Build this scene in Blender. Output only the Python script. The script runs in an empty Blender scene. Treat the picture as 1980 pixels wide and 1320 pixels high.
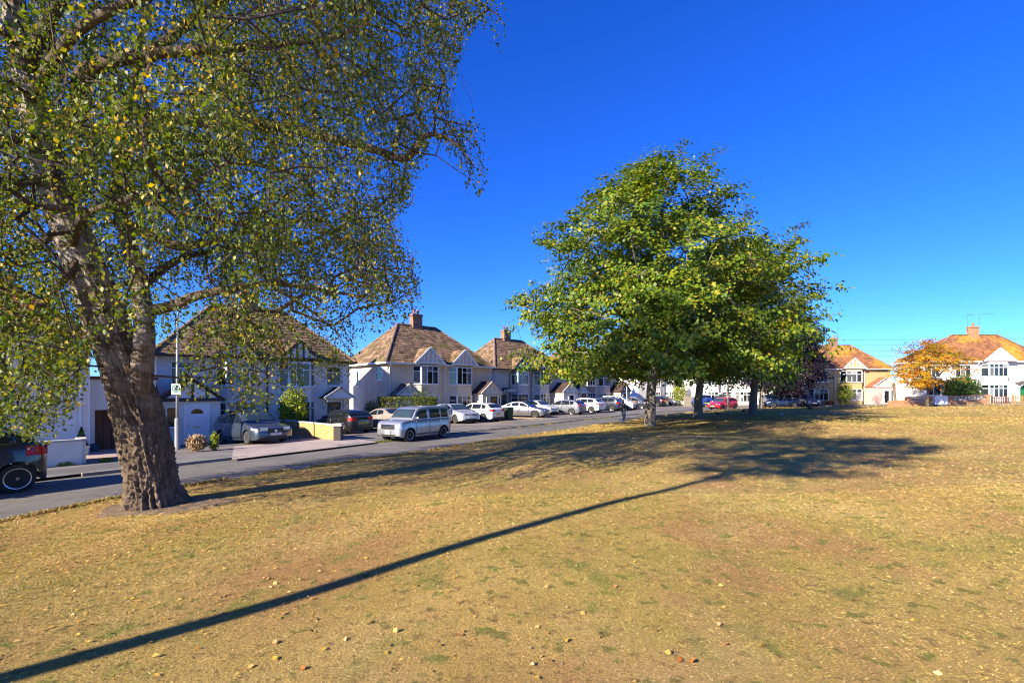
import bpy, bmesh, math, random
import numpy as np
from mathutils import Vector, Matrix, noise as mnoise
R = math.radians
rng = np.random.default_rng(7)
random.seed(7)
SC = bpy.context.scene
COL = SC.collection

# ---------------------------------------------------------------- camera
cam_d = bpy.data.cameras.new('camera'); CAM = bpy.data.objects.new('camera', cam_d); COL.objects.link(CAM)
CAM.location = (0, 0, 2.4); CAM.rotation_euler = (R(90), 0, 0)
FPX = 900.0
cam_d.sensor_width = 36; cam_d.lens = FPX*36/1980; cam_d.shift_y = 0.0485
cam_d.clip_start = 0.05; cam_d.clip_end = 3000
SC.camera = CAM
# ---------------------------------------------------------------- sky and sun
SUN_EL = R(26); SH = Vector((0.748, 0.664)).normalized()      # ground direction the shadows fall
W = bpy.data.worlds.new('World'); SC.world = W; W.use_nodes = True
nt = W.node_tree; nt.nodes.clear()
sky = nt.nodes.new('ShaderNodeTexSky'); sky.sky_type = 'NISHITA'; sky.sun_disc = False
sky.sun_elevation = SUN_EL; sky.sun_rotation = math.atan2(-SH.x, -SH.y) % (2*math.pi)
sky.altitude = 800; sky.air_density = 1.0; sky.dust_density = 0.15; sky.ozone_density = 4.0
hs = nt.nodes.new('ShaderNodeHueSaturation'); hs.inputs['Saturation'].default_value = 1.25; hs.inputs['Hue'].default_value = 0.508
gm = nt.nodes.new('ShaderNodeGamma'); gm.inputs['Gamma'].default_value = 1.0
bg = nt.nodes.new('ShaderNodeBackground'); bg.inputs['Strength'].default_value = 0.15
wo = nt.nodes.new('ShaderNodeOutputWorld')
nt.links.new(sky.outputs[0], hs.inputs['Color']); nt.links.new(hs.outputs[0], gm.inputs['Color'])
tn = nt.nodes.new('ShaderNodeMix'); tn.data_type = 'RGBA'; tn.blend_type = 'MULTIPLY'; tn.inputs[0].default_value = 1.0; tn.inputs[7].default_value = (0.23, 0.40, 0.75, 1)
nt.links.new(gm.outputs[0], tn.inputs[6]); nt.links.new(tn.outputs[2], bg.inputs['Color']); nt.links.new(bg.outputs[0], wo.inputs['Surface'])
sl = bpy.data.lights.new('sun', 'SUN'); sl.energy = 5.0; sl.angle = R(0.53); sl.color = (1.0, 0.89, 0.70)
SUN = bpy.data.objects.new('sun', sl); COL.objects.link(SUN); SUN.location = (-30, -25, 30)
SUN.rotation_euler = Vector((SH.x*math.cos(SUN_EL), SH.y*math.cos(SUN_EL), -math.sin(SUN_EL))).to_track_quat('-Z', 'Y').to_euler()
SC.view_settings.view_transform = 'Standard'; SC.view_settings.look = 'None'
SC.view_settings.exposure = 1.4; SC.view_settings.gamma = 1.0; SC.view_settings.use_curve_mapping = False
SC.render.engine = 'CYCLES'
SC.cycles.max_bounces = 6; SC.cycles.diffuse_bounces = 3; SC.cycles.glossy_bounces = 3; SC.cycles.transmission_bounces = 3
SC.cycles.transparent_max_bounces = 6; SC.cycles.use_denoising = True; SC.cycles.filter_width = 1.1
SC.cycles.use_adaptive_sampling = True; SC.cycles.adaptive_threshold = 0.01; SC.cycles.sample_clamp_indirect = 6

# ---------------------------------------------------------------- materials
MATS = {}
def pm(name, col, rough=0.7, col2=None, scale=4.0, detail=6, bump=0.0, bscale=40.0, metal=0.0, coat=0.0, island=0.0, lo=0.35, hi=0.65, col3=None, scale3=0.6, spec=None, stretch=None, trans=0.0, bdist=0.02, t3=(0.5,0.62)):
    """procedural material: base colour, mottled with col2 by noise, patches of col3, optional bump and per-piece variation"""
    if name in MATS: return MATS[name]
    m = bpy.data.materials.new(name); m.use_nodes = True; MATS[name] = m
    t = m.node_tree; n = t.nodes; l = t.links
    b = n['Principled BSDF']; b.inputs['Roughness'].default_value = rough; b.inputs['Metallic'].default_value = metal
    if coat: b.inputs['Coat Weight'].default_value = coat; b.inputs['Coat Roughness'].default_value = 0.04
    if spec is not None: b.inputs['Specular IOR Level'].default_value = spec
    tc = n.new('ShaderNodeTexCoord'); src = tc.outputs['Object']
    if stretch:
        mp = n.new('ShaderNodeMapping'); mp.inputs['Scale'].default_value = stretch; l.new(src, mp.inputs[0]); src = mp.outputs[0]
    c = None
    if col2 is None: col2 = tuple(x*0.86 for x in col)
    def noise_mix(prev, colr, sc, a, bb, dt):
        nz = n.new('ShaderNodeTexNoise'); nz.inputs['Scale'].default_value = sc; nz.inputs['Detail'].default_value = dt; l.new(src, nz.inputs['Vector'])
        rp = n.new('ShaderNodeMapRange'); rp.inputs[1].default_value = a; rp.inputs[2].default_value = bb; l.new(nz.outputs['Fac'], rp.inputs[0])
        mx = n.new('ShaderNodeMix'); mx.data_type = 'RGBA'; l.new(rp.outputs[0], mx.inputs[0])
        if isinstance(prev, tuple): mx.inputs[6].default_value = (*prev, 1)
        else: l.new(prev, mx.inputs[6])
        mx.inputs[7].default_value = (*colr, 1)
        return mx.outputs[2]
    c = noise_mix(col, col2, scale, lo, hi, detail)
    if col3: c = noise_mix(c, col3, scale3, t3[0], t3[1], 4)
    if island:
        g = n.new('ShaderNodeNewGeometry'); h = n.new('ShaderNodeHueSaturation')
        mr = n.new('ShaderNodeMapRange'); mr.inputs[3].default_value = 1-island; mr.inputs[4].default_value = 1+island
        l.new(g.outputs['Random Per Island'], mr.inputs[0]); l.new(mr.outputs[0], h.inputs['Value']); l.new(c, h.inputs['Color']); c = h.outputs[0]
    l.new(c, b.inputs['Base Color'])
    if bump:
        nz = n.new('ShaderNodeTexNoise'); nz.inputs['Scale'].default_value = bscale; nz.inputs['Detail'].default_value = 5; l.new(src, nz.inputs['Vector'])
        bp = n.new('ShaderNodeBump'); bp.inputs['Strength'].default_value = bump; bp.inputs['Distance'].default_value = bdist
        l.new(nz.outputs['Fac'], bp.inputs['Height']); l.new(bp.outputs[0], b.inputs['Normal'])
    return m

def leafmat(name, stops, rough=0.45, transl=0.35, tcol=None, clump=0.5):
    """leaf colour picked per leaf from a ramp, shifted by a slow noise so that whole sprays differ; part translucent"""
    m = bpy.data.materials.new(name); m.use_nodes = True; MATS[name] = m
    t = m.node_tree; n = t.nodes; l = t.links
    b = n['Principled BSDF']; b.inputs['Roughness'].default_value = rough; b.inputs['Specular IOR Level'].default_value = 0.3
    g = n.new('ShaderNodeNewGeometry'); tc = n.new('ShaderNodeTexCoord')
    nz = n.new('ShaderNodeTexNoise'); nz.inputs['Scale'].default_value = 0.7; nz.inputs['Detail'].default_value = 3; l.new(tc.outputs['Object'], nz.inputs['Vector'])
    mr = n.new('ShaderNodeMapRange'); mr.inputs[1].default_value = 0.3; mr.inputs[2].default_value = 0.7; mr.inputs[3].default_value = -clump/2; mr.inputs[4].default_value = clump/2; mr.clamp = True
    l.new(nz.outputs['Fac'], mr.inputs[0])
    ad = n.new('ShaderNodeMath'); ad.operation = 'ADD'; ad.use_clamp = True
    l.new(g.outputs['Random Per Island'], ad.inputs[0]); l.new(mr.outputs[0], ad.inputs[1])
    rp = n.new('ShaderNodeValToRGB'); cr = rp.color_ramp
    for i, (p, c) in enumerate(stops):
        e = cr.elements[i] if i < 2 else cr.elements.new(p)
        e.position = p; e.color = (*c, 1)
    l.new(ad.outputs[0], rp.inputs[0]); l.new(rp.outputs[0], b.inputs['Base Color'])
    tr = n.new('ShaderNodeBsdfTranslucent'); mx = n.new('ShaderNodeMixShader'); mx.inputs[0].default_value = transl
    h = n.new('ShaderNodeHueSaturation'); h.inputs['Saturation'].default_value = 1.15; h.inputs['Value'].default_value = 1.5
    l.new(rp.outputs[0], h.inputs['Color']); l.new(h.outputs[0], tr.inputs['Color'])
    l.new(b.outputs[0], mx.inputs[1]); l.new(tr.outputs[0], mx.inputs[2]); l.new(mx.outputs[0], n['Material Output'].inputs['Surface'])
    return m

def glassmat(name, col, rough=0.03):
    m = pm(name, col, rough=rough, col2=tuple(c*0.7 for c in col), scale=1.2, spec=0.8)
    return m

# ---------------------------------------------------------------- mesh helpers
class MB:
    def __init__(s): s.v = []; s.f = []; s.m = []
    def add(s, vs, fs, mi=0):
        k = len(s.v); s.v.extend([tuple(p) for p in vs]); s.f.extend([tuple(i+k for i in f) for f in fs]); s.m.extend([mi]*len(fs))
    def box(s, x0, y0, z0, x1, y1, z1, mi=0):
        s.add([(x0,y0,z0),(x1,y0,z0),(x1,y1,z0),(x0,y1,z0),(x0,y0,z1),(x1,y0,z1),(x1,y1,z1),(x0,y1,z1)],
              [(3,2,1,0),(4,5,6,7),(0,1,5,4),(1,2,6,5),(2,3,7,6),(3,0,4,7)], mi)
    def obox(s, c, a, b, d, mi=0):
        """box about c with half-extent vectors a, b, d"""
        c, a, b, d = Vector(c), Vector(a), Vector(b), Vector(d)
        P = [c-a-b-d, c+a-b-d, c+a+b-d, c-a+b-d, c-a-b+d, c+a-b+d, c+a+b+d, c-a+b+d]
        s.add(P, [(3,2,1,0),(4,5,6,7),(0,1,5,4),(1,2,6,5),(2,3,7,6),(3,0,4,7)], mi)
    def bar(s, p, q, w, h, mi=0):
        """rectangular bar from p to q"""
        p, q = Vector(p), Vector(q); d = q-p; u = d.cross(Vector((0,0,1)))
        if u.length < 1e-6: u = Vector((1,0,0))
        u.normalize(); v = u.cross(d).normalized()
        s.obox((p+q)/2, d/2, u*w/2, v*h/2, mi)
    def prism(s, poly, vec, mi=0):
        n = len(poly); vec = Vector(vec); a = [Vector(p) for p in poly]
        s.add(a+[p+vec for p in a], [tuple(range(n-1,-1,-1)), tuple(range(n,2*n))]+[(i,(i+1)%n,n+(i+1)%n,n+i) for i in range(n)], mi)
    def tube(s, pts, rs, k=8, mi=0, cap=True):
        pts = [Vector(p) for p in pts]; rings = []
        ref = Vector((0.13,0.31,0.94))
        for i, p in enumerate(pts):
            d = (pts[min(i+1,len(pts)-1)]-pts[max(i-1,0)])
            if d.length < 1e-9: d = Vector((0,0,1))
            d.normalize(); u = d.cross(ref)
            if u.length < 0.1: u = d.cross(Vector((1,0,0)))
            u.normalize(); w = d.cross(u)
            r = rs[i] if hasattr(rs, '__len__') else rs
            rings.append([p+(u*math.cos(2*math.pi*j/k)+w*math.sin(2*math.pi*j/k))*r for j in range(k)])
        vs = [p for r_ in rings for p in r_]; fs = []
        for i in range(len(pts)-1):
            for j in range(k): fs.append((i*k+j, i*k+(j+1)%k, (i+1)*k+(j+1)%k, (i+1)*k+j))
        if cap: fs += [tuple(range(k-1,-1,-1)), tuple((len(pts)-1)*k+j for j in range(k))]
        s.add(vs, fs, mi)
    def lathe(s, prof, k=16, c=(0,0,0), axis='z', mi=0):
        c = Vector(c); vs = []; fs = []
        for r, h in prof:
            for j in range(k):
                a = 2*math.pi*j/k; x, y = r*math.cos(a), r*math.sin(a)
                vs.append(c+(Vector((x,y,h)) if axis == 'z' else Vector((x,h,y)) if axis == 'y' else Vector((h,x,y))))
        for i in range(len(prof)-1):
            for j in range(k): fs.append((i*k+j, i*k+(j+1)%k, (i+1)*k+(j+1)%k, (i+1)*k+j))
        fs += [tuple(range(k-1,-1,-1)), tuple((len(prof)-1)*k+j for j in range(k))]
        s.add(vs, fs, mi)
    def mesh(s, name, mats, smooth=False):
        me = bpy.data.meshes.new(name); me.from_pydata(s.v, [], s.f)
        for m in (mats if isinstance(mats, (list, tuple)) else [mats]): me.materials.append(m)
        if isinstance(mats, (list, tuple)) and len(mats) > 1: me.polygons.foreach_set('material_index', s.m)
        if smooth: me.polygons.foreach_set('use_smooth', [True]*len(s.f))
        me.update(); return me
    def build(s, name, mats, parent=None, smooth=False):
        return link(name, s.mesh(name, mats, smooth), parent)

def link(name, me, parent=None, loc=None, rz=None, kind=None):
    o = bpy.data.objects.new(name, me); COL.objects.link(o)
    if parent is not None: o.parent = parent
    if loc is not None: o.location = loc
    if rz is not None: o.rotation_euler = (0, 0, rz)
    if kind: o['kind'] = kind
    return o
def thing(name, label, cat, loc=(0,0,0), rz=0.0, group=None):
    o = bpy.data.objects.new(name, None); COL.objects.link(o); o.location = loc; o.rotation_euler = (0,0,rz)
    return tag(o, label, cat, group)
def tag(o, label, cat, group=None):
    o['label'] = label; o['category'] = cat
    if group: o['group'] = group
    return o
def npmesh(name, V, F, mat, smooth=False):
    """mesh from numpy arrays: V (n,3), F (m,k)"""
    V = np.asarray(V, np.float32); F = np.asarray(F, np.int32); me = bpy.data.meshes.new(name)
    k = F.shape[1]; me.vertices.add(len(V)); me.vertices.foreach_set('co', V.ravel())
    me.loops.add(F.size); me.loops.foreach_set('vertex_index', F.ravel())
    me.polygons.add(len(F)); me.polygons.foreach_set('loop_start', np.arange(0, F.size, k, dtype=np.int32))
    if smooth: me.polygons.foreach_set('use_smooth', np.ones(len(F), bool))
    me.materials.append(mat); me.update(calc_edges=True); return me
def solidify_sharp(o, w=0.02, seg=2):
    b = o.modifiers.new('bevel', 'BEVEL'); b.width = w; b.segments = seg; b.limit_method = 'ANGLE'; b.angle_limit = R(40)
    return o

# ---------------------------------------------------------------- lie of the land
NEAR = [(-10.6,-30),(-10.2,-6),(-9.8,2),(-9.4,6.5),(-9.15,8.4),(-8.65,10.2),(-8.0,11.7),(-7.0,13.4),(-5.6,15.2),(-3.9,17.5),(-1.9,20.6),(0.4,24.0),(3.4,28.2),(8.1,34.6),(13.6,42.6),(18.6,48.6),(24,52.5),(30,54.5),(35,55),(41,53.5),(46,50.6),(52,47.6),(60,44.6),(80,39)]
FAR = [(-16.2,-30),(-15.6,-6),(-15.2,2),(-14.6,7),(-13.9,9.8),(-13.0,11.8),(-11.9,13.6),(-9.9,16.3),(-8.3,18.6),(-6.4,21.8),(-4.9,24.0),(-3.4,26),(0.34,30.6),(3.7,35.1),(8.7,42.4),(14.2,49.4),(20,55),(28,59),(35,60),(42.6,58.2),(48.5,54.6),(53.4,51.2),(61,48.4),(81,43)]
CP = [(x,y,0.0) for x,y in NEAR[:14]] + [(x,y,-0.02) for x,y in FAR[:16]] + [
 (18.6,48.6,.12),(24,52.5,.24),(30,54.5,.33),(35,55,.40),(41,53.5,.50),(46,50.6,.70),(52,47.6,.86),(60,44.6,1.05),(80,39,1.4),
 (20,55,.05),(28,59,.2),(35,60,.35),(42.6,58.2,.48),(48.5,54.6,.78),(53.4,51.2,.98),(61,48.4,1.15),(81,43,1.5),
 (-6.9,9.3,.12),(-3,3,.58),(0,0,.8),(0,6,.68),(-4,8,.36),(3,12,.66),(6,18,.62),(3,20,.45),(8.4,28.6,.26),(14.5,36,.26),(21.7,42,.36),(15,25,.6),(20,30,.62),
 (30,40,.66),(40,42,.82),(30,20,.85),(50,30,1.05),(10,5,.85),(20,8,.9),(-5,-5,.7),(0,-10,.9),(-8,-8,.3),(40,5,1.1),(70,20,1.5),(70,-10,1.5),(20,-20,1.0),
 (-18.7,24.6,-.42),(-16,23.2,-.4),(-14.5,27,-.36),(-10.9,31,-.28),(-13.3,22,-.14),(-18.5,20.3,-.3),(-25,13,-.3),(-22,16,-.3),(-9.64,36,-.14),(-5.5,31,-.02),(-1.9,43,.0),(-1.7,47,.0),
 (6.6,53.7,.0),(10,58,.0),(20,64,.05),(26.5,69,.12),(37,69,.3),(40,62.5,.5),(51,62,.56),(46,54.8,.95),(60,54.5,1.12),(-30,30,-.5),(0,70,0),(30,90,.3),(70,70,1),(-40,60,-.5),(-40,0,-.3),(-30,-30,-.2)]
CPA = np.array(CP)
def gzn(X, Y):
    X = np.asarray(X, float); Y = np.asarray(Y, float); out = np.zeros(X.size); xs = X.ravel(); ys = Y.ravel()
    for i in range(0, xs.size, 20000):
        d2 = (xs[i:i+20000,None]-CPA[None,:,0])**2+(ys[i:i+20000,None]-CPA[None,:,1])**2
        w = 1/(d2+5.0)**1.9; out[i:i+20000] = (w*CPA[None,:,2]).sum(1)/w.sum(1)
    return out.reshape(X.shape)
def gz(x, y): return float(gzn(np.array([x]), np.array([y]))[0])
LAWN_UP = 0.05
def from_px(x, y, z=None, up=0.0):
    """where a picture point stands on the land (used to survey the photograph)"""
    zz = 0.0 if z is None else z
    for _ in range(12):
        Y = FPX*(2.4-zz)/(y-756.0); X = (x-990)*Y/FPX
        if z is not None: break
        zz = zz*0.5+0.5*(gz(X, Y)+up)
    return X, Y, zz

def smooth_poly(P, n):
    P = np.array(P, float)
    for _ in range(3):
        Q = [P[0]]
        for a, b in zip(P[:-1], P[1:]): Q += [a*.75+b*.25, a*.25+b*.75]
        P = np.array(Q+[P[-1]])
    s = np.concatenate([[0], np.cumsum(np.hypot(*np.diff(P, axis=0).T))])
    t = np.linspace(0, s[-1], n)
    return np.stack([np.interp(t, s, P[:,0]), np.interp(t, s, P[:,1])], 1)
# matched stations so that the two edges stay opposite one another
def edge_pair(n):
    return smooth_poly_u(NEAR, n), smooth_poly_u(FAR, n)
def smooth_poly_u(P, n):
    P = np.array(P, float); u = np.arange(len(P), dtype=float)
    q = np.linspace(0, len(P)-1, n)
    X = np.interp(q, u, P[:,0]); Y = np.interp(q, u, P[:,1])
    k = max(3, int(n/len(P)*1.2)); ker = np.hanning(k+2)[1:-1]; ker /= ker.sum(); h = len(ker)//2
    def sm(a):
        a = np.concatenate([2*a[0]-a[h:0:-1], a, 2*a[-1]-a[-2:-h-2:-1]]); return np.convolve(a, ker, 'same')[h:-h]
    return np.stack([sm(X), sm(Y)], 1)
NE, FE = edge_pair(360)
def sheet(name, A, B, nc, dz, mat, crown=0.0):
    """strip of ground between edge lines A and B, draped on the land"""
    n = len(A); t = np.linspace(0, 1, nc+1)
    P = A[:,None,:]*(1-t)[None,:,None]+B[:,None,:]*t[None,:,None]
    Z = gzn(P[...,0], P[...,1])+dz+crown*(4*t*(1-t))[None,:]
    V = np.concatenate([P, Z[...,None]], 2).reshape(-1,3)
    i, j = np.meshgrid(np.arange(n-1), np.arange(nc), indexing='ij'); a = (i*(nc+1)+j).ravel()
    F = np.stack([a, a+1, a+nc+2, a+nc+1], 1)
    if np.cross(P[1,0]-P[0,0], P[0,1]-P[0,0]) > 0: F = F[:, ::-1]
    me = npmesh(name, V, F[:, ::-1], mat, True); o = link(name, me); o['kind'] = 'structure'; return o
def offset(line, d):
    t = np.gradient(line, axis=0); t /= np.linalg.norm(t, axis=1)[:,None]
    return line+np.stack([-t[:,1], t[:,0]], 1)*d      # left of travel
# ---------------------------------------------------------------- ground, road, pavement
def lawn_material(blade=False):
    m = bpy.data.materials.new('dry_grass_blades' if blade else 'dry_lawn'); m.use_nodes = True; t = m.node_tree; n = t.nodes; l = t.links
    b = n['Principled BSDF']; b.inputs['Roughness'].default_value = 0.95; b.inputs['Specular IOR Level'].default_value = 0.15
    tc = n.new('ShaderNodeTexCoord')
    def nz(sc, d=6, r=0.6):
        x = n.new('ShaderNodeTexNoise'); x.inputs['Scale'].default_value = sc; x.inputs['Detail'].default_value = d; x.inputs['Roughness'].default_value = r
        l.new(tc.outputs['Object'], x.inputs['Vector']); return x.outputs['Fac']
    def rng_(f, a, bb, lo=0.0, hi=1.0):
        x = n.new('ShaderNodeMapRange'); x.inputs[1].default_value = a; x.inputs[2].default_value = bb; x.inputs[3].default_value = lo; x.inputs[4].default_value = hi; l.new(f, x.inputs[0]); return x.outputs[0]
    def mix(f, a, bb):
        x = n.new('ShaderNodeMix'); x.data_type = 'RGBA'; l.new(f, x.inputs[0])
        for k, v in ((6, a), (7, bb)):
            if isinstance(v, tuple): x.inputs[k].default_value = (*v, 1)
            else: l.new(v, x.inputs[k])
        return x.outputs[2]
    c = mix(rng_(nz(1.1, 8, 0.7), 0.36, 0.64), (0.43,0.27,0.075), (0.60,0.41,0.13))
    c = mix(rng_(nz(0.16, 4), 0.42, 0.62, 0, 0.7), c, (0.33,0.27,0.05))
    c = mix(rng_(nz(0.55, 5), 0.48, 0.64, 0, 0.75), c, (0.36,0.175,0.072))
    c = mix(rng_(nz(1.9, 7, 0.75), 0.53, 0.66, 0, 0.85), c, (0.17,0.20,0.03))
    c = mix(rng_(nz(0.42, 4), 0.54, 0.68, 0, 0.4), c, (0.56,0.41,0.17))
    c = mix(rng_(nz(5.5, 3), 0.58, 0.66, 0, 0.85), c, (0.12,0.18,0.018))
    c = mix(rng_(nz(11, 4), 0.55, 0.66, 0, 0.65), c, (0.17,0.095,0.04))
    if blade:
        g = n.new('ShaderNodeNewGeometry'); wn = n.new('ShaderNodeMath'); wn.operation = 'MULTIPLY'; wn.inputs[1].default_value = 7.31; l.new(g.outputs['Random Per Island'], wn.inputs[0])
        fr = n.new('ShaderNodeMath'); fr.operation = 'FRACT'; l.new(wn.outputs[0], fr.inputs[0])
        c = mix(rng_(g.outputs['Random Per Island'], 0.88, 0.90, 0, 0.6), c, (0.70,0.56,0.30)); c = mix(rng_(g.outputs['Random Per Island'], 0.14, 0.12, 0, 0.7), c, (0.12,0.16,0.02))
        h = n.new('ShaderNodeHueSaturation'); l.new(rng_(fr.outputs[0], 0, 1, 0.24, 1.55), h.inputs['Value']); l.new(c, h.inputs['Color']); l.new(h.outputs[0], b.inputs['Base Color']); return m
    c = mix(rng_(nz(55, 3, 0.8), 0.38, 0.62, 0, 0.6), c, (0.15,0.095,0.035))
    c = mix(rng_(nz(140, 2), 0.56, 0.68, 0, 0.5), c, (0.68,0.52,0.25))
    l.new(c, b.inputs['Base Color'])
    bp = n.new('ShaderNodeBump'); bp.inputs['Strength'].default_value = 0.9; bp.inputs['Distance'].default_value = 0.03
    l.new(nz(45, 6, 0.75), bp.inputs['Height']); l.new(bp.outputs[0], b.inputs['Normal'])
    return m
M_LAWN = lawn_material(); M_BLADE = lawn_material(True)
M_ROAD = pm('road_asphalt', (0.125,0.113,0.10), 0.9, (0.16,0.146,0.13), 0.8, 8, 0.5, 130, col3=(0.105,0.10,0.096), scale3=0.25, bdist=0.01)
def crack(m, amt=0.35, sc=0.42):
    t = m.node_tree; n = t.nodes; l = t.links; b_ = n['Principled BSDF']; src = [k for k in l if k.to_socket == b_.inputs['Base Color']][0].from_socket
    tc = n.new('ShaderNodeTexCoord'); nz = n.new('ShaderNodeTexNoise'); nz.inputs['Scale'].default_value = 1.1; nz.inputs['Detail'].default_value = 6; l.new(tc.outputs['Object'], nz.inputs['Vector'])
    mv = n.new('ShaderNodeMix'); mv.data_type = 'RGBA'; mv.blend_type = 'ADD'; mv.inputs[0].default_value = 1.3; l.new(tc.outputs['Object'], mv.inputs[6]); l.new(nz.outputs['Color'], mv.inputs[7])
    v = n.new('ShaderNodeTexVoronoi'); v.feature = 'DISTANCE_TO_EDGE'; v.inputs['Scale'].default_value = sc; l.new(mv.outputs[2], v.inputs['Vector'])
    mr = n.new('ShaderNodeMapRange'); mr.inputs[1].default_value = 0.004; mr.inputs[2].default_value = 0.014; mr.inputs[3].default_value = 1-amt; mr.inputs[4].default_value = 1.0; l.new(v.outputs['Distance'], mr.inputs[0])
    h = n.new('ShaderNodeHueSaturation'); l.new(mr.outputs[0], h.inputs['Value']); l.new(src, h.inputs['Color']); l.new(h.outputs[0], b_.inputs['Base Color'])
crack(M_ROAD)
M_PAVE = pm('pavement_asphalt', (0.13,0.122,0.118), 0.9, (0.175,0.165,0.155), 0.9, 8, 0.5, 110, col3=(0.10,0.095,0.09), scale3=0.5, bdist=0.01)
M_FORE = pm('forecourt_tarmac', (0.17,0.145,0.13), 0.92, (0.12,0.105,0.098), 0.5, 8, 0.5, 90, col3=(0.21,0.175,0.15), scale3=0.2, bdist=0.01)
M_CONC = pm('drive_concrete', (0.37,0.30,0.265), 0.9, (0.30,0.245,0.22), 1.2, 8, 0.4, 80, col3=(0.25,0.205,0.19), scale3=0.5, bdist=0.01)
M_KERB = pm('kerb_concrete', (0.30,0.27,0.235), 0.9, (0.19,0.165,0.145), 3, 6, 0.5, 70, island=0.15)
M_SOIL = pm('bare_soil', (0.15,0.10,0.06), 0.95, (0.22,0.15,0.085), 3, 8, 1.0, 30, bdist=0.03)
M_GRAVEL = pm('tan_gravel', (0.52,0.38,0.20), 0.9, (0.38,0.27,0.15), 14, 6, 1.0, 40)
M_GROUND = pm('rough_ground', (0.16,0.14,0.06), 0.95, (0.10,0.11,0.04), 0.3)

# base sheet to the horizon, a little below every surface laid on it
gx = np.unique(np.concatenate([np.linspace(-900,-60,8), np.arange(-60,111,3.0), np.linspace(110,900,8)]))
gy = np.unique(np.concatenate([np.linspace(-300,-40,4), np.arange(-40,121,3.0), np.linspace(120,1600,10)]))
GX, GY = np.meshgrid(gx, gy, indexing='ij'); GZ = gzn(GX, GY)-0.30
V = np.stack([GX, GY, GZ], -1).reshape(-1,3); ny = len(gy)
ii, jj = np.meshgrid(np.arange(len(gx)-1), np.arange(ny-1), indexing='ij'); a_ = (ii*ny+jj).ravel()
link('ground', npmesh('ground', V, np.stack([a_, a_+ny, a_+ny+1, a_+1], 1), M_GROUND, True), kind='structure')

# the green: fan of rings from its middle out to the road edge, turned down at the rim
Cc = np.array([18.0, 9.0]); EDGE = NE+np.stack([mv := np.array([mnoise.noise((p[0]*0.9, p[1]*0.9, 3.0)) for p in NE])*0.10, -mv], 1)
bnd = np.concatenate([EDGE, [(120,34),(130,0),(120,-60),(40,-70),(-11,-60)]])
rr = np.concatenate([np.linspace(0, 0.97, 90), [0.985, 0.996, 1.0, 1.0]])
P = Cc+(bnd-Cc)[:,None,:]*rr[None,:,None]
Z = gzn(P[...,0], P[...,1])+LAWN_UP
Z += np.array([[mnoise.noise((x*0.35, y*0.35, 0.0))*0.045 for x, y in row] for row in P])*np.minimum(1, (1-rr)*30)[None,:]
Z[:,-2] -= 0.02; Z[:,-1] -= 0.14
V = np.concatenate([P, Z[...,None]], 2).reshape(-1,3); nr = len(rr); nb = len(bnd)
ii, jj = np.meshgrid(np.arange(nb), np.arange(nr-1), indexing='ij')
a_ = (ii*nr+jj).ravel(); b_ = (((ii+1) % nb)*nr+jj).ravel()
link('lawn', npmesh('lawn', V, np.stack([a_, a_+1, b_+1, b_], 1)[:, ::-1], M_LAWN, True), kind='structure')
def lz(x, y): return gz(x, y)+LAWN_UP+mnoise.noise((x*0.35, y*0.35, 0.0))*0.045

sheet('road', NE-0.0+offset(NE, -0.5)-NE, FE+offset(FE, 0.1)-FE, 6, 0.0, M_ROAD, 0.03)
sheet('pavement', offset(FE, 0.13), offset(FE, 1.85), 3, 0.075, M_PAVE)
sheet('forecourt', offset(FE, 1.85), offset(FE, 30.0), 30, 0.07, M_FORE)

def patch(name, quad, dz, mat, n=14):
    q = [np.array(p, float) for p in quad]; t = np.linspace(0, 1, n+1)
    S, T = np.meshgrid(t, t, indexing='ij')
    P = (q[0]*(1-S[...,None])+q[1]*S[...,None])*(1-T[...,None])+(q[3]*(1-S[...,None])+q[2]*S[...,None])*T[...,None]
    Z = gzn(P[...,0], P[...,1])+dz
    V = np.concatenate([P, Z[...,None]], 2).reshape(-1,3)
    i, j = np.meshgrid(np.arange(n), np.arange(n), indexing='ij'); a = (i*(n+1)+j).ravel()
    F = np.stack([a, a+n+1, a+n+2, a+1], 1)
    e1 = P[1,0]-P[0,0]; e2 = P[0,1]-P[0,0]
    if e1[0]*e2[1]-e1[1]*e2[0] < 0: F = F[:, ::-1]
    return link(name, npmesh(name, V, F, mat, True), kind='structure')
def gp(x, y): return from_px(x, y)[:2]
patch('concrete_drive', [gp(448,893), gp(728,858), gp(640,845), gp(452,866)], 0.085, M_CONC)
patch('side_passage_floor', [gp(150,893), gp(300,882), gp(300,866), gp(160,873)], 0.085, pm('pink_paving', (0.42,0.30,0.24), 0.9, (0.33,0.24,0.2), 3))
patch('gravel_drive', [gp(968,818), gp(1062,808.5), gp(1030,804.5), gp(950,811)], 0.085, M_GRAVEL)

M_REPAIR = pm('fresh_tarmac', (0.055,0.05,0.048), 0.9, (0.075,0.07,0.065), 2, 6, 0.5, 100)
patch('pavement_repair', [gp(1048,817), gp(1140,806), gp(1180,803.5), gp(1100,810)], 0.085, M_REPAIR)
patch('road_repair', [gp(560,897), gp(690,878), gp(700,881), gp(572,901)], 0.036, pm('patched_tarmac', (0.085,0.078,0.07), 0.9), 20)

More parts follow.
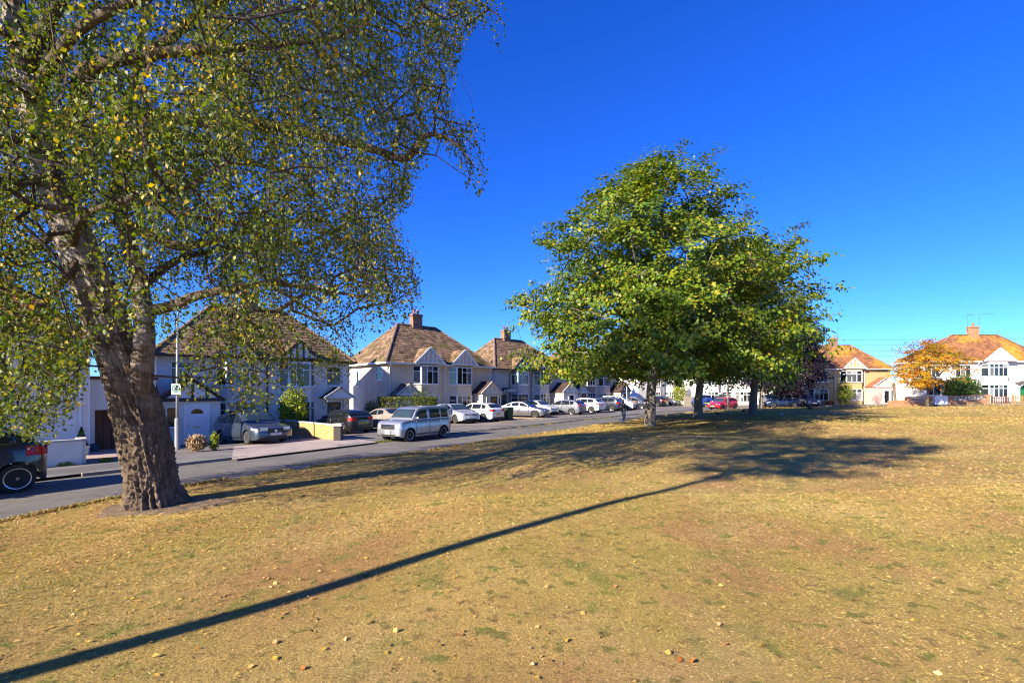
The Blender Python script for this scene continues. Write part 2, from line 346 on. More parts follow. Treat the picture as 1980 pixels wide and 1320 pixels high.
# kerb stones along the houses' side of the road, dropped where drives cross
kerb = bpy.data.objects.new('kerb', None); COL.objects.link(kerb); kerb['kind'] = 'structure'
kb = MB(); kb.box(-0.452,0,-0.15,0.452,0.13,0.0); kme = kb.mesh('kerb_stone', M_KERB)
FD = smooth_poly(FE[90:340], 4000); sd = np.concatenate([[0], np.cumsum(np.hypot(*np.diff(FD, axis=0).T))])
def dropped(x):                                    # picture columns where the kerb is lowered for a drive
    return 470 < x < 640 or 740 < x < 1400 or 1500 < x < 1570
for s_ in np.arange(0.5, sd[-1]-1, 0.915):
    p = np.array([np.interp(s_, sd, FD[:,0]), np.interp(s_, sd, FD[:,1])]); q = np.array([np.interp(s_+0.3, sd, FD[:,0]), np.interp(s_+0.3, sd, FD[:,1])])
    if p[1] < 8 or p[0] > 62: continue
    px = 990+FPX*p[0]/p[1]
    if px > 1990 or px < -60: continue
    o = link('kerb_stone', kme, kerb, (p[0], p[1], gz(*p)+(0.035 if dropped(px) else 0.095)+random.uniform(-.006,.006)), math.atan2(q[1]-p[1], q[0]-p[0])+random.uniform(-.01,.01))
    o.rotation_euler.x = random.uniform(-.02,.02)
# ---------------------------------------------------------------- houses
M_WHITE = pm('white_paint', (0.80,0.80,0.79), 0.45, (0.74,0.74,0.73), 6)
M_UPVC = pm('white_plastic', (0.82,0.83,0.84), 0.3, (0.78,0.79,0.8), 3)
M_BLACK = pm('black_paint', (0.018,0.017,0.017), 0.5, (0.03,0.028,0.026), 6)
M_BROWN = pm('brown_paint', (0.10,0.055,0.035), 0.5, (0.14,0.08,0.05), 6)
GL = [glassmat('window_glass_dark', (0.012,0.014,0.016)), glassmat('window_glass_blue', (0.03,0.045,0.06)), glassmat('window_glass_curtained', (0.16,0.17,0.17), 0.08), glassmat('window_glass_net', (0.30,0.31,0.31), 0.1)]
def wallm(name, c, c3): return pm(name, c, 0.92, tuple(x*0.9 for x in c), 1.3, 8, 0.3, 120, col3=c3, scale3=0.45, bdist=0.012)
M_WALL = {'white': wallm('white_render', (0.80,0.77,0.72), (0.72,0.68,0.62)), 'cream': wallm('cream_roughcast', (0.70,0.59,0.44), (0.60,0.50,0.37)),
 'grey': wallm('pale_grey_roughcast', (0.68,0.64,0.56), (0.58,0.55,0.47)), 'buff': wallm('buff_pebbledash', (0.47,0.345,0.165), (0.40,0.285,0.13)),
 'tan': wallm('brown_roughcast', (0.30,0.25,0.19), (0.25,0.21,0.16)), 'lilac': wallm('lilac_render', (0.70,0.62,0.62), (0.62,0.55,0.55)), 'pink': wallm('pink_render', (0.60,0.40,0.36), (0.54,0.36,0.32))}
def roofm(name, c, c2, c3, sc3=0.35, isl=0.32, t3=(0.5,0.62)): return pm(name, c, 0.9, c2, 2.2, 8, 0.8, 60, island=isl, col3=c3, scale3=sc3, bdist=0.01, t3=t3)
M_ROOF = {'brown': roofm('brown_tiles', (0.14,0.085,0.055), (0.21,0.13,0.085), (0.14,0.10,0.045)), 'moss': roofm('mossy_tiles', (0.13,0.075,0.042), (0.25,0.155,0.09), (0.115,0.085,0.022), 0.7, 0.45),
 'lichen': roofm('lichen_tiles', (0.30,0.13,0.05), (0.20,0.08,0.035), (0.44,0.225,0.025), 0.3, t3=(0.45,0.62)), 'red': roofm('red_tiles', (0.42,0.13,0.07), (0.34,0.11,0.06), (0.36,0.14,0.08)),
 'dark': roofm('dark_brown_tiles', (0.055,0.03,0.025), (0.07,0.04,0.03), (0.05,0.03,0.025)), 'pinkred': roofm('pinkish_tiles', (0.38,0.19,0.14), (0.30,0.15,0.11), (0.33,0.2,0.14))}
def brickmat(name, c1, c2, mort, sc=1.0):
    m = bpy.data.materials.new(name); m.use_nodes = True; t = m.node_tree; n = t.nodes; l = t.links; b = n['Principled BSDF']; b.inputs['Roughness'].default_value = 0.9
    tc = n.new('ShaderNodeTexCoord'); sx = n.new('ShaderNodeSeparateXYZ'); cx = n.new('ShaderNodeCombineXYZ'); ad = n.new('ShaderNodeMath'); ad.operation = 'ADD'
    l.new(tc.outputs['Object'], sx.inputs[0]); l.new(sx.outputs[0], ad.inputs[0]); l.new(sx.outputs[1], ad.inputs[1]); l.new(ad.outputs[0], cx.inputs[0]); l.new(sx.outputs[2], cx.inputs[1])
    br = n.new('ShaderNodeTexBrick'); br.inputs['Scale'].default_value = 1/0.45*sc; br.inputs['Brick Width'].default_value = 0.5; br.inputs['Row Height'].default_value = 0.167; br.inputs['Mortar Size'].default_value = 0.02
    br.inputs['Color1'].default_value = (*c1,1); br.inputs['Color2'].default_value = (*c2,1); br.inputs['Mortar'].default_value = (*mort,1); l.new(cx.outputs[0], br.inputs['Vector'])
    nz = n.new('ShaderNodeTexNoise'); nz.inputs['Scale'].default_value = 2.5; nz.inputs['Detail'].default_value = 6; l.new(tc.outputs['Object'], nz.inputs['Vector'])
    h = n.new('ShaderNodeHueSaturation'); mr = n.new('ShaderNodeMapRange'); mr.inputs[3].default_value = 0.7; mr.inputs[4].default_value = 1.3; l.new(nz.outputs['Fac'], mr.inputs[0]); l.new(mr.outputs[0], h.inputs['Value']); l.new(br.outputs['Color'], h.inputs['Color'])
    l.new(h.outputs[0], b.inputs['Base Color'])
    bp = n.new('ShaderNodeBump'); bp.inputs['Strength'].default_value = 0.6; bp.inputs['Distance'].default_value = 0.01; l.new(br.outputs['Fac'], bp.inputs['Height']); bp.invert = True; l.new(bp.outputs[0], b.inputs['Normal'])
    MATS[name] = m; return m
M_BRICK = brickmat('red_brick', (0.27,0.11,0.06), (0.20,0.08,0.05), (0.30,0.26,0.21))
M_BRICKO = brickmat('orange_brick', (0.42,0.17,0.06), (0.33,0.13,0.05), (0.38,0.30,0.21))
M_CLAY = pm('clay_pot', (0.42,0.15,0.06), 0.8, (0.33,0.12,0.05), 5)
M_LEAD = pm('aerial_metal', (0.35,0.36,0.38), 0.35, metal=0.8)
M_WOODO = pm('orange_wood', (0.45,0.22,0.07), 0.7, (0.36,0.17,0.05), 8, stretch=(1,1,0.15))
M_WOODB = pm('brown_wood', (0.17,0.075,0.045), 0.8, (0.12,0.05,0.03), 8, stretch=(1,1,0.15))
M_WOODG = pm('weathered_wood', (0.34,0.29,0.23), 0.9, (0.24,0.20,0.16), 6, stretch=(2,2,0.2))
M_GREYM = pm('grey_metal', (0.33,0.34,0.35), 0.5, (0.28,0.29,0.3), 3)

def tiles(mb, A, B, C, D, tw=0.32, gauge=0.30, lift=0.035):
    """courses of tiles over the slope A,B (eave) C,D (top), outward side up"""
    A, B, C, D = map(Vector, (A, B, C, D)); n = (B-A).cross(D-A)
    if n.length < 1e-6: n = (C-A).cross(D-A)
    n.normalize()
    if n.z < 0: n = -n
    h = max((D-A).length, (C-B).length); up_l = max(((D+C)/2-(A+B)/2).length, 0.3); k = max(2, int(up_l/gauge))
    wmax = max((B-A).length, (C-D).length); wref = (B-A) if (B-A).length > (C-D).length else (C-D)
    if wref.length < 1e-6: return
    wdir = wref.normalized()
    for i in range(k):
        t0, t1 = i/k, min(1, (i+1.12)/k)
        a, b = A.lerp(D, t0), B.lerp(C, t0); d, c = A.lerp(D, t1), B.lerp(C, t1)
        w = max((b-a).length, (c-d).length); m = max(1, int(round(w/tw)))
        for j in range(m):
            u0, u1 = (j+0.02)/m, (j+0.98)/m
            l0 = lift*random.uniform(0.75,1.35); l1 = 0.006; sk = random.uniform(-.006,.006)
            p0, p1, p2, p3 = a.lerp(b,u0)+n*(l0+sk), a.lerp(b,u1)+n*(l0-sk), d.lerp(c,u1)+n*l1, d.lerp(c,u0)+n*l1
            q0, q1 = a.lerp(b,u0)-n*0.01, a.lerp(b,u1)-n*0.01
            mb.add([p0,p1,p2,p3,q0,q1], [(0,1,2,3),(4,5,1,0)])
def caps(mb, p, q, r=0.12, step=0.42):
    p, q = Vector(p), Vector(q); n = max(1, int((q-p).length/step)); d = (q-p).normalized(); u = d.cross(Vector((0,0,1))).normalized(); w = u.cross(d).normalized()
    if w.z < 0: w = -w
    for i in range(n):
        a, b = p.lerp(q, (i+0.03)/n), p.lerp(q, (i+0.99)/n); rr_ = r*random.uniform(.92,1.1); vs = []
        for e in (a, b):
            for k in range(5):
                an = math.pi*k/4; vs.append(e+u*math.cos(an)*rr_+w*(math.sin(an)*rr_*0.85+0.0))
        mb.add(vs, [(k,k+1,k+6,k+5) for k in range(4)]+[(0,1,2,3,4),(9,8,7,6,5)])

def facet(mb, panes, p0, p1, z0, z1, cols, transom=0.3, fw=0.055, mixed=None, out=0.05):
    """one flat window between plan points p0 and p1; frame bars go to mb, pane boxes are listed in panes"""
    p0, p1 = Vector((*p0,0)), Vector((*p1,0)); d = p1-p0; w = d.length; d.normalize(); n = Vector((d.y,-d.x,0)); up = Vector((0,0,1))
    def bx(u0, u1, a, b, o0, o1): return (p0+d*(u0+u1)/2+up*(a+b)/2+n*(o0+o1)/2, d*(u1-u0)/2, up*(b-a)/2, n*(o1-o0)/2)
    for u0, u1, a, b in ((0,w,z0,z0+fw),(0,w,z1-fw,z1),(0,fw,z0+fw,z1-fw),(w-fw,w,z0+fw,z1-fw)): mb.obox(*bx(u0,u1,a,b,-0.03,out))
    mb.obox(*bx(-0.02,w+0.02,z0-0.05,z0-0.002,-0.03,out+0.05))
    cw = (w-fw)/cols
    for k in range(cols):
        a, b = fw+k*cw, (k+1)*cw
        if k: mb.obox(*bx(k*cw, k*cw+fw, z0+fw, z1-fw, -0.028, out-0.002))
        ops = [(z0+fw, z1-fw)]
        if transom and (mixed is None or mixed[k % len(mixed)]):
            zt = z1-(z1-z0)*transom; ops = [(z0+fw, zt-fw/2), (zt+fw/2, z1-fw)]; mb.obox(*bx(a, b, zt-fw/2, zt+fw/2, -0.026, out-0.004))
        for (c, e) in ops: panes.append(bx(a, b, c, e, -0.01, 0.012))
def window(parent, facets, gl=None, frame=None, name='window'):
    """facets: list of dict(p0,p1,z0,z1,cols,...); frame is one mesh, every pane a child"""
    mb = MB(); panes = []
    for f in facets: facet(mb, panes, **f)
    o = mb.build(name, frame or M_UPVC, parent)
    for c, a, b, d in panes:
        pb = MB(); pb.obox(c, a, b, d); g = gl if gl is not None else random.choices(GL, (5,3,2,1))[0]
        pb.build('pane', g, o)
    return o
def gable_front(parent, x0, x1, y, z, h, style, wallmat, name='gable', th=0.12):
    """triangular gable face with bargeboards and upright boards"""
    xm = (x0+x1)/2; mb = MB(); mb.prism([(x0+.05,y+.03,z),(x1-.05,y+.03,z),(xm,y+.03,z+h-.05)], (0,th,0))
    infill = {'white': wallmat, 'black': M_WHITE, 'plain': M_WHITE, 'brown': wallmat}[style]; bm_ = {'white': M_WHITE, 'black': M_BLACK, 'plain': M_WHITE, 'brown': M_BROWN}[style]
    g = mb.build(name, infill, parent)
    def board(p, q, w, t): b = MB(); b.bar(p, q, t, w); b.build('board', bm_, g)
    bw = 0.16
    board((x0-.08,y-.02,z-.02),(xm,y-.02,z+h),bw,.06); board((x1+.08,y-.022,z-.02),(xm,y-.022,z+h),bw,.06); board((x0,y-.01,z+.06),(x1,y-.01,z+.06),.12,.05)
    if style != 'plain':
        for t in (0.27, 0.42, 0.58, 0.73) if (x1-x0) > 2.0 else (0.3,0.5,0.7):
            x = x0+(x1-x0)*t; hh = h*(1-abs(t-.5)*2)-.06; b = MB(); b.box(x-.055,y-.012,z+.12,x+.055,y+.03,z+hh); b.build('board', bm_, g)
    return g

def house(name, label, P, u, z0, s, group='houses round the green'):
    """semi-detached pair: local x along the front, y to the back, z up from the ground at the door"""
    L, D, He, rise = s.get('L',10.6), s.get('D',7.6), s.get('He',4.85), s.get('rise',3.6)
    H = thing(name, label, 'house', (P[0],P[1],z0), math.atan2(u[1],u[0]), group)
    wm, rm = M_WALL[s['wall']], M_ROOF[s['roof']]; trim = s.get('trim', M_WHITE); bd = s.get('bd',0.55); o = 0.32; far = s.get('far', False)
    mb = MB(); mb.box(0,0,-1.2,L,D,He-.06); mb.build('wall', wm, H)
    # roof
    rx0, rx1 = s.get('ridge', (3.2, L-3.2)); E = [Vector(p) for p in ((-o,-o,He),(L+o,-o,He),(L+o,D+o,He),(-o,D+o,He))]; r0, r1 = Vector((rx0,D/2,He+rise)), Vector((rx1,D/2,He+rise))
    mb = MB(); mb.add([*E,r0,r1], [(3,2,1,0),(0,1,5,4),(1,2,5),(2,3,4,5),(3,0,4)]); rf = mb.build('roof', rm, H)
    mb = MB()
    tiles(mb,E[0],E[1],r1,r0); tiles(mb,E[3],E[0],r0,r0); tiles(mb,E[1],E[2],r1,r1)
    gables = s.get('gables', [(a-.15,b+.15) for a, b in s['bays']]); gh = s.get('gh',1.3); sl_ = rise/(D/2+o); gy0 = -bd-.14
    for a, b in gables:
        xm = (a+b)/2; yb = -o+gh/sl_; f0, f1, ap, bk = Vector((a-.1,gy0-.02,He)), Vector((b+.1,gy0-.02,He)), Vector((xm,gy0-.02,He+gh+.03)), Vector((xm,yb,He+gh+.03)); v0, v1 = Vector((a-.1,-o,He)), Vector((b+.1,-o,He))
        base = MB(); base.add([f0,f1,ap,bk,v0,v1], [(0,2,3,4),(2,1,5,3),(0,4,5,1)]); base.build('gable_roof', rm, H)
        tiles(mb,f0,v0,bk,ap); tiles(mb,v1,f1,ap,bk)
        gable_front(H, a, b, gy0, He, gh, s['gable'] if isinstance(s['gable'], str) else s['gable'][gables.index((a, b))], wm)
    t_ = mb.build('roof_tiles', rm, rf); t_['kind'] = 'stuff'
    mb = MB(); caps(mb,r0,r1); caps(mb,E[0],r0); caps(mb,E[1],r1); c_ = mb.build('ridge_tiles', pm('ridge_tile_'+s['roof'], (0.24,0.15,0.10), 0.9, (0.17,0.11,0.08), 3, island=0.25), rf); c_['kind'] = 'stuff'
    # gutters and fascia
    for p, q in (((-o-.04,-o-.05,He-.05),(L+o+.04,-o-.05,He-.05)), ((-o-.05,-o+.02,He-.052),(-o-.05,D+o,He-.052)), ((L+o+.05,-o+.02,He-.052),(L+o+.05,D+o,He-.052))):
        mb = MB(); mb.bar(p, q, 0.11, 0.13); mb.build('gutter', trim, H)
    for x in s.get('pipes', [L/2]):
        mb = MB(); mb.tube([(x,-o,He-.1),(x,-o,He-.2),(x,-.09,He-.5),(x,-.09,-.6)], 0.045, 8); mb.build('downpipe', s.get('pipe', trim), H)
    # bays
    for bi, (a, b) in enumerate(s['bays']):
        sp = 0.42; plan = [(a,0.02),(a+sp,-bd),(b-sp,-bd),(b,0.02)]; mb = MB()
        mb.prism([(x,y,-1.2) for x,y in plan], (0,0,1.2+He-.1)); mb.build('bay', s.get('baymat', [wm])[bi % len(s.get('baymat', [wm]))], H)
        for za, zb in ((0.62,2.12),(3.05,4.55)):
            if za < 1 and bi in s.get('no_ground', ()): continue
            k = dict(z0=za, z1=zb, transom=0.3)
            window(H, [dict(p0=plan[0],p1=plan[1],cols=1,**k), dict(p0=plan[1],p1=plan[2],cols=s.get('cols',3),mixed=s.get('mixed'),**k), dict(p0=plan[2],p1=plan[3],cols=1,**k)], frame=s.get('frame'))
    for w in s.get('windows', []): window(H, [w])
    # chimney
    for cx in s.get('chimneys', [L/2]):
        zt = He+rise+.85; y0 = D/2-.35; mb = MB(); mb.box(cx-.48,y0,He+rise-1.6,cx+.48,y0+.62,zt); mb.box(cx-.54,y0-.06,zt+.003,cx+.54,y0+.68,zt+.09); mb.box(cx-.5,y0-.02,zt+.093,cx+.5,y0+.64,zt+.19)
        ch = mb.build('chimney', s.get('chim', M_BRICK), H)
        for dx in s.get('pots', (-.22,.2)):
            mb = MB(); mb.lathe([(.13,0),(.14,.05),(.10,.1),(.11,.34),(.14,.36),(.14,.42)], 10, (cx+dx,y0+.31,zt+.19)); mb.build('chimney_pot', M_CLAY, ch)
        mb = MB(); mb.obox((cx,y0-.02,He+rise-1.0),(.56,0,0),(0,.04,0),(0,0,.07)); mb.build('flashing', M_LEAD, ch)
        for ax, hgt, ln in s.get('aerials', []):
            mb = MB(); b0 = Vector((cx+ax,y0+.3,zt-.3)); tp = b0+Vector((0,0,hgt)); mb.tube([b0,tp],.02,5); mb.tube([tp-Vector((.15,0,.05)),tp+Vector((ln,0,-.02))],.014,5)
            for k in range(6):
                c = tp+Vector((ln*(k+.5)/6,0,-.03)); mb.tube([c-Vector((0,.16,.16*(k%2))),c+Vector((0,.16,.16*(k%2)))],.008,4)
            mb.build('aerial', M_LEAD, ch)
    for p in s.get('porches', []): porch(H, p, s)
    return H
def porch(H, p, s):
    """gabled porch (walls, door, tiled roof) or a bracketed canopy over a door"""
    x0, x1, dp, ze, h = p['x0'], p['x1'], p.get('dp',1.4), p.get('ze',2.35), p.get('h',0.95); wm = M_WALL[p.get('wall', s['wall'])]; rm = M_ROOF[p.get('roof','dark')]; xm = (x0+x1)/2
    y = -dp; PR = MB()
    if p['type'] == 'gable': PR.box(x0,y,-1.0,x1,-0.003,ze); b = PR.build('porch', wm, H)
    else:
        PR.box(x0+.05,y+.05,ze-.10,x1-.05,-0.003,ze-.01)
        for x in (x0+.12, x1-.12): PR.bar((x,y+.15,ze-.1),(x,-.02,ze-.75),.06,.06); PR.bar((x,-.04,ze-.1),(x,-.04,ze-.85),.06,.06)
        b = PR.build('porch', p.get('trim', M_WHITE), H)
    ov = .18; A, B, a1, b1 = Vector((x0-ov,y-ov,ze-.05)), Vector((x1+ov,y-ov,ze-.05)), Vector((xm,y-ov,ze+h)), Vector((xm,0,ze+h)); C, Dd = Vector((x1+ov,0,ze-.05)), Vector((x0-ov,0,ze-.05))
    mb = MB(); mb.add([A,B,a1,b1,C,Dd], [(0,2,3,5),(2,1,4,3),(0,5,4,1)]); tiles(mb,A,Dd,b1,a1,.25,.22,.025); tiles(mb,C,B,a1,b1,.25,.22,.025); caps(mb,a1,b1,.09)
    mb.build('porch_roof', rm, b)
    g = MB(); g.prism([(x0,y-.03,ze),(x1,y-.03,ze),(xm,y-.03,ze+h-.06)], (0,.06,0)); st = p.get('gable', s['gable'] if isinstance(s['gable'], str) else s['gable'][-1])
    g.build('gable_panel', p.get('panel', M_WHITE if st != 'white' else wm), b); bm_ = {'white': M_WHITE, 'black': M_BLACK, 'plain': M_WHITE, 'brown': M_BROWN}[st]
    g = MB(); zz = y-.07
    g.bar((x0-ov-.03,zz,ze-.04),(xm,zz,ze+h),.06,.16); g.bar((x1+ov+.03,zz-.003,ze-.04),(xm,zz-.003,ze+h),.06,.16); g.bar((x0-ov,zz-.006,ze+.03),(x1+ov,zz-.006,ze+.03),.05,.17)
    if st != 'plain':
        for t in ((.25,.5,.75) if x1-x0 < 2.6 else (.22,.4,.6,.78)):
            x = x0+(x1-x0)*t; g.box(x-.06,zz+.005,ze+.1,x+.06,zz+.04,ze+h*(1-abs(t-.5)*2)-.02)
    g.build('gable_boards', bm_, b)
    d = p.get('door')
    if d:
        dx, dw, dm = d['x'], d.get('w',0.92), d['mat']; yy = y if p['type'] == 'gable' else 0.0
        fr = MB(); fr.box(dx-.08,yy-.04,-.1,dx,yy+.02,2.12); fr.box(dx+dw,yy-.04,-.1,dx+dw+.08,yy+.02,2.12); fr.box(dx,yy-.038,2.04,dx+dw,yy+.02,2.12); fr.build('door_frame', d.get('frame', M_UPVC), b)
        lf = MB(); lf.box(dx+.003,yy-.02,-.08,dx+dw-.003,yy+.01,2.037)
        for (a0,a1_,c0,c1) in ((.14,.42,.15,.75),(.50,.78,.15,.75),(.14,.42,.95,1.45),(.50,.78,.95,1.45)): lf.box(dx+a0*dw/.92,yy-.032,c0,dx+a1_*dw/.92,yy-.021,c1)
        dr = lf.build('door', dm, b)
        # door furniture sits on the porch as the door's own level is the last
        f = MB(); k = d.get('glass')
        if k == 'fan':
            f.prism([(dx+dw/2+.27*math.cos(a),yy-.034,1.62+.24*math.sin(a)) for a in np.linspace(0,math.pi,9)], (0,.01,0)); f.build('fanlight', GL[0], b)
        elif k == 'full': f.box(dx+.14,yy-.036,.35,dx+dw-.14,yy-.0325,1.9); f.build('door_pane', GL[0], b)
        f = MB(); f.box(dx+.06,yy-.07,.98,dx+.09,yy-.033,1.12); f.box(dx+.33,yy-.045,.9,dx+.6,yy-.033,.95); f.build('handle', pm('brass', (0.4,0.28,0.1), 0.35, metal=0.9), b)
    for w in p.get('windows', []): window(H, [w])
# ---------------------------------------------------------------- cars
M_TYRE = pm('tyre_rubber', (0.018,0.018,0.018), 0.85, (0.028,0.028,0.027), 12)
M_RIM = pm('alloy_silver', (0.55,0.56,0.58), 0.28, metal=0.85); M_RIMD = pm('alloy_dark', (0.05,0.05,0.05), 0.35, metal=0.6)
M_CHROME = pm('chrome', (0.75,0.76,0.78), 0.12, metal=1.0)
M_PLASTIC = pm('black_plastic', (0.02,0.02,0.021), 0.55, (0.028,0.028,0.028), 20)
M_CGLASS = glassmat('car_glass', (0.012,0.016,0.018), 0.02); M_CGLASSL = glassmat('car_windscreen', (0.03,0.05,0.055), 0.02)
M_HEAD = pm('headlamp_lens', (0.62,0.64,0.66), 0.08, (0.35,0.36,0.38), 18, coat=1.0, metal=0.3)
M_TAIL = pm('tail_lamp_red', (0.62,0.010,0.008), 0.25, (0.45,0.008,0.006), 14, spec=0.3)
M_PLW = pm('number_plate_white', (0.75,0.75,0.73), 0.4); M_PLY = pm('number_plate_yellow', (0.72,0.48,0.02), 0.4)
def paint(name, c, metal=0.0, rough=0.28): return pm('paint_'+name, c, rough, tuple(x*0.93 for x in c), 2.0, 3, coat=1.0, metal=metal)
WHEELS = {}
def wheel_meshes(r, spokes, dark):
    k = (round(r,3), spokes, dark)
    if k not in WHEELS:
        w = 0.2; t = MB(); ri = r*0.70
        t.lathe([(ri,-w/2+.012),(r*.90,-w/2),(r*.975,-w/2+.03),(r,-w/2+.06),(r,w/2-.06),(r*.975,w/2-.03),(r*.90,w/2),(ri,w/2-.012)], 28, axis='y')
        tm = t.mesh('tyre', M_TYRE, True)
        m = MB(); m.lathe([(ri,w/2-.06),(ri*1.01,w/2-.008),(ri*.93,w/2-.012),(ri*.90,w/2-.07)], 28, axis='y', mi=0); m.lathe([(ri*.92,w/2-.085),(ri*.92,w/2-.08)], 20, axis='y', mi=1); m.lathe([(r*.16,w/2-.09),(r*.16,w/2-.02),(r*.1,w/2-.012)], 12, axis='y', mi=0)
        for i in range(spokes):
            a = 2*math.pi*i/spokes; d = Vector((math.cos(a),0,math.sin(a))); q = Vector((-d.z,0,d.x)); wd = min(.075, 1.1*r/spokes)
            m.obox(d*(r*.42)+Vector((0,w/2-.032,0)), d*(ri*.46), q*wd*.5, Vector((0,.018,0)), 0)
        WHEELS[k] = (tm, m.mesh('rim', [M_RIMD if dark else M_RIM, M_PLASTIC]))
    return WHEELS[k]
def chaikin(P, it=2):
    P = [np.array(p, float) for p in P]
    for _ in range(it):
        Q = [P[0]]
        for a, b in zip(P[:-1], P[1:]): Q += [a*.8+b*.2, a*.2+b*.8]
        P = Q+[P[-1]]
    return np.array(P)
def car(name, label, px, py, head, s, group='parked cars'):
    """px,py: middle of the car; head: compass direction of its nose as an angle; s: its measurements and colours (lengths from the nose)"""
    L, Wd, H = s['L'], s['W'], s['H']; hw = Wd/2; wr = s.get('wr',.315); fo, wb = s.get('fo',.85), s['wb']; top = chaikin(s['top']); roof = chaikin(s['roof'], 2)
    tz = lambda x: float(np.interp(x, top[:,0], top[:,1])); rz_ = lambda x: float(np.interp(x, roof[:,0], roof[:,1]))
    sill = s.get('sill',.19); x0r, x1r = roof[0,0], roof[-1,0]; tum = s.get('tum',.17); ax = (fo, fo+wb); ar = wr+.055; box_ = s.get('boxy', 0.0)
    def width(x):
        e = min(x, L-x); k = .42 if not box_ else .25
        return hw*(1-(.16 if not box_ else .09)*max(0, 1-e/k)**2.2)
    def bottom(x):
        z = sill+.05*max(0,1-x/.35)+.06*max(0,1-(L-x)/.35)
        for a in ax:
            if abs(x-a) < ar: z = max(z, wr+math.sqrt(ar*ar-(x-a)**2))
        return z
    gq = ([0,.12,.3,.55,.82,.94,1],[.955,.985,1,1,.975,.955,.93])
    def side(x, z): t = tz(x); return width(x)*float(np.interp((z-.19)/(t-.19), *gq))
    def cw(x, z):
        b = width(x)*.925; t = tz(x); return b-tum*max(0,(z-t))/(H-t)
    c = math.cos(head); sn = math.sin(head)
    zs = [gz(px+c*dx-sn*dy, py+sn*dx+c*dy) for dx in (-1.2,1.2) for dy in (-.7,.7)]
    T = thing(name, label, s.get('cat','car'), (px,py,sum(zs)/4+s.get('up',0.07)), head, group)
    pit = math.atan2((zs[2]+zs[3]-zs[0]-zs[1])/2, 2.4); T.rotation_euler = (0, -pit, head)
    X = lambda x: L/2-x                                   # nose at +x
    pm_ = s['paint']
    # lower shell
    st = sorted(set([0,.015,.05,.1,.18,.3,.42]+[L-v for v in (0,.015,.05,.1,.18,.3,.42)]+list(np.linspace(.42,L-.42,26))+[a+ar*k for a in ax for k in (-1.001,-.97,-.85,-.65,-.4,0,.4,.65,.85,.97,1.001)]))
    mb = MB(); rings = []
    for x in st:
        zb, zt = bottom(x), tz(x); e = min(x, L-x); dr = .10*max(0,1-e/.10)**2; zt2 = zt-dr*.6; zb2 = zb+dr*.5; half = []
        for k in range(7): z = zb2+(zt2-zb2)*k/6; half.append((side(x, min(z, zt))*(1-.05*max(0,1-e/.03)), z))
        w = half[-1][0]; half += [(w*.93, zt2+.018), (w*.5, zt2+.032), (0, zt2+.036)]
        rings.append([(X(x),y,z) for y,z in half]+[(X(x),-y,z) for y,z in half[-2::-1]])
    n = len(rings[0]); fs = []
    for i in range(len(rings)-1):
        for j in range(n-1): fs.append((i*n+j, i*n+j+1, (i+1)*n+j+1, (i+1)*n+j))
    mb.add([p for r_ in rings for p in r_], fs+[tuple(range(n-1,-1,-1)), tuple((len(rings)-1)*n+j for j in range(n))])
    # cabin shell
    stc = np.unique(np.concatenate([np.linspace(x0r,x1r,30), roof[:,0]])); rings = []; rd = s.get('rd',.07)
    for x in stc:
        zt, zr = tz(x)-.02, max(rz_(x), tz(x)-.015); half = []; hh = zr-zt; r_ = min(rd, hh*.5)
        for k in range(4): z = zt+(hh-r_)*k/3; half.append((cw(x,z), z))
        wt = cw(x, zr-r_)
        half += [(wt-r_*.28, zr-r_*.3), (wt-r_*.95, zr), (wt*.5, zr+.016), (0, zr+.022)]
        rings.append([(X(x),y,z) for y,z in half]+[(X(x),-y,z) for y,z in half[-2::-1]])
    n = len(rings[0]); fs = []
    for i in range(len(rings)-1):
        for j in range(n-1): fs.append((i*n+j, i*n+j+1, (i+1)*n+j+1, (i+1)*n+j))
    mb.add([p for r_ in rings for p in r_], fs+[tuple(range(n-1,-1,-1)), tuple((len(rings)-1)*n+j for j in range(n))])
    body = mb.build('body', pm_, T, True)
    es = body.modifiers.new('split', 'EDGE_SPLIT'); es.split_angle = R(38)
    ub = MB(); ub.box(X(L-.25),-hw+.24,sill-.03,X(.25),hw-.24,.52); ub.build('underbody', M_PLASTIC, T)
    # glass
    def strip(nm, pts_lo, pts_hi, mat, par=T):
        m = MB(); k = len(pts_lo); mid = [(Vector(a)+Vector(b))/2 for a, b in zip(pts_lo, pts_hi)]
        m.add(list(pts_lo)+mid+list(pts_hi), [(r*k+i, r*k+i+1, (r+1)*k+i+1, (r+1)*k+i) for r in range(2) for i in range(k-1)])
        ob = m.build(nm, mat, par, True); so = ob.modifiers.new('thick','SOLIDIFY'); so.thickness = .006; so.offset = 0; return ob
    gt = s.get('gt',.085)
    for sg in (1,-1):
        for (a, b) in s['glass']:
            xs = [x for x in np.linspace(a, b, 9) if rz_(x)-gt > tz(x)+.035]
            if len(xs) < 2: continue
            strip('side_window', [(X(x), sg*(cw(x,tz(x)+.035)+.007), tz(x)+.035) for x in xs], [(X(x), sg*(cw(x,rz_(x)-gt)+.007), rz_(x)-gt) for x in xs], M_CGLASS)
    def screen(nm, xa, xb, mat):
        m = MB(); k = 8; xs = np.linspace(xa, xb, 6); vs = []
        dz = rz_(xb)-rz_(xa); nx = dz/abs(dz)*(1 if xb > xa else -1) if dz else 0; sl = abs(dz/(xb-xa)) if xb != xa else 0
        ox = .010*sl/math.hypot(1,sl)*(1 if (rz_(max(xa,xb)) > rz_(min(xa,xb))) else -1); oz = .010/math.hypot(1,sl)+.004
        for x in xs:
            y_ = cw(x, max(rz_(x)-rd,tz(x)))-rd*1.0
            for j in range(k+1):
                y = y_*(2*j/k-1); vs.append((X(x)+ox, y, rz_(x)+.022*(1-(y/y_)**2)**.5*.8+oz+.002))
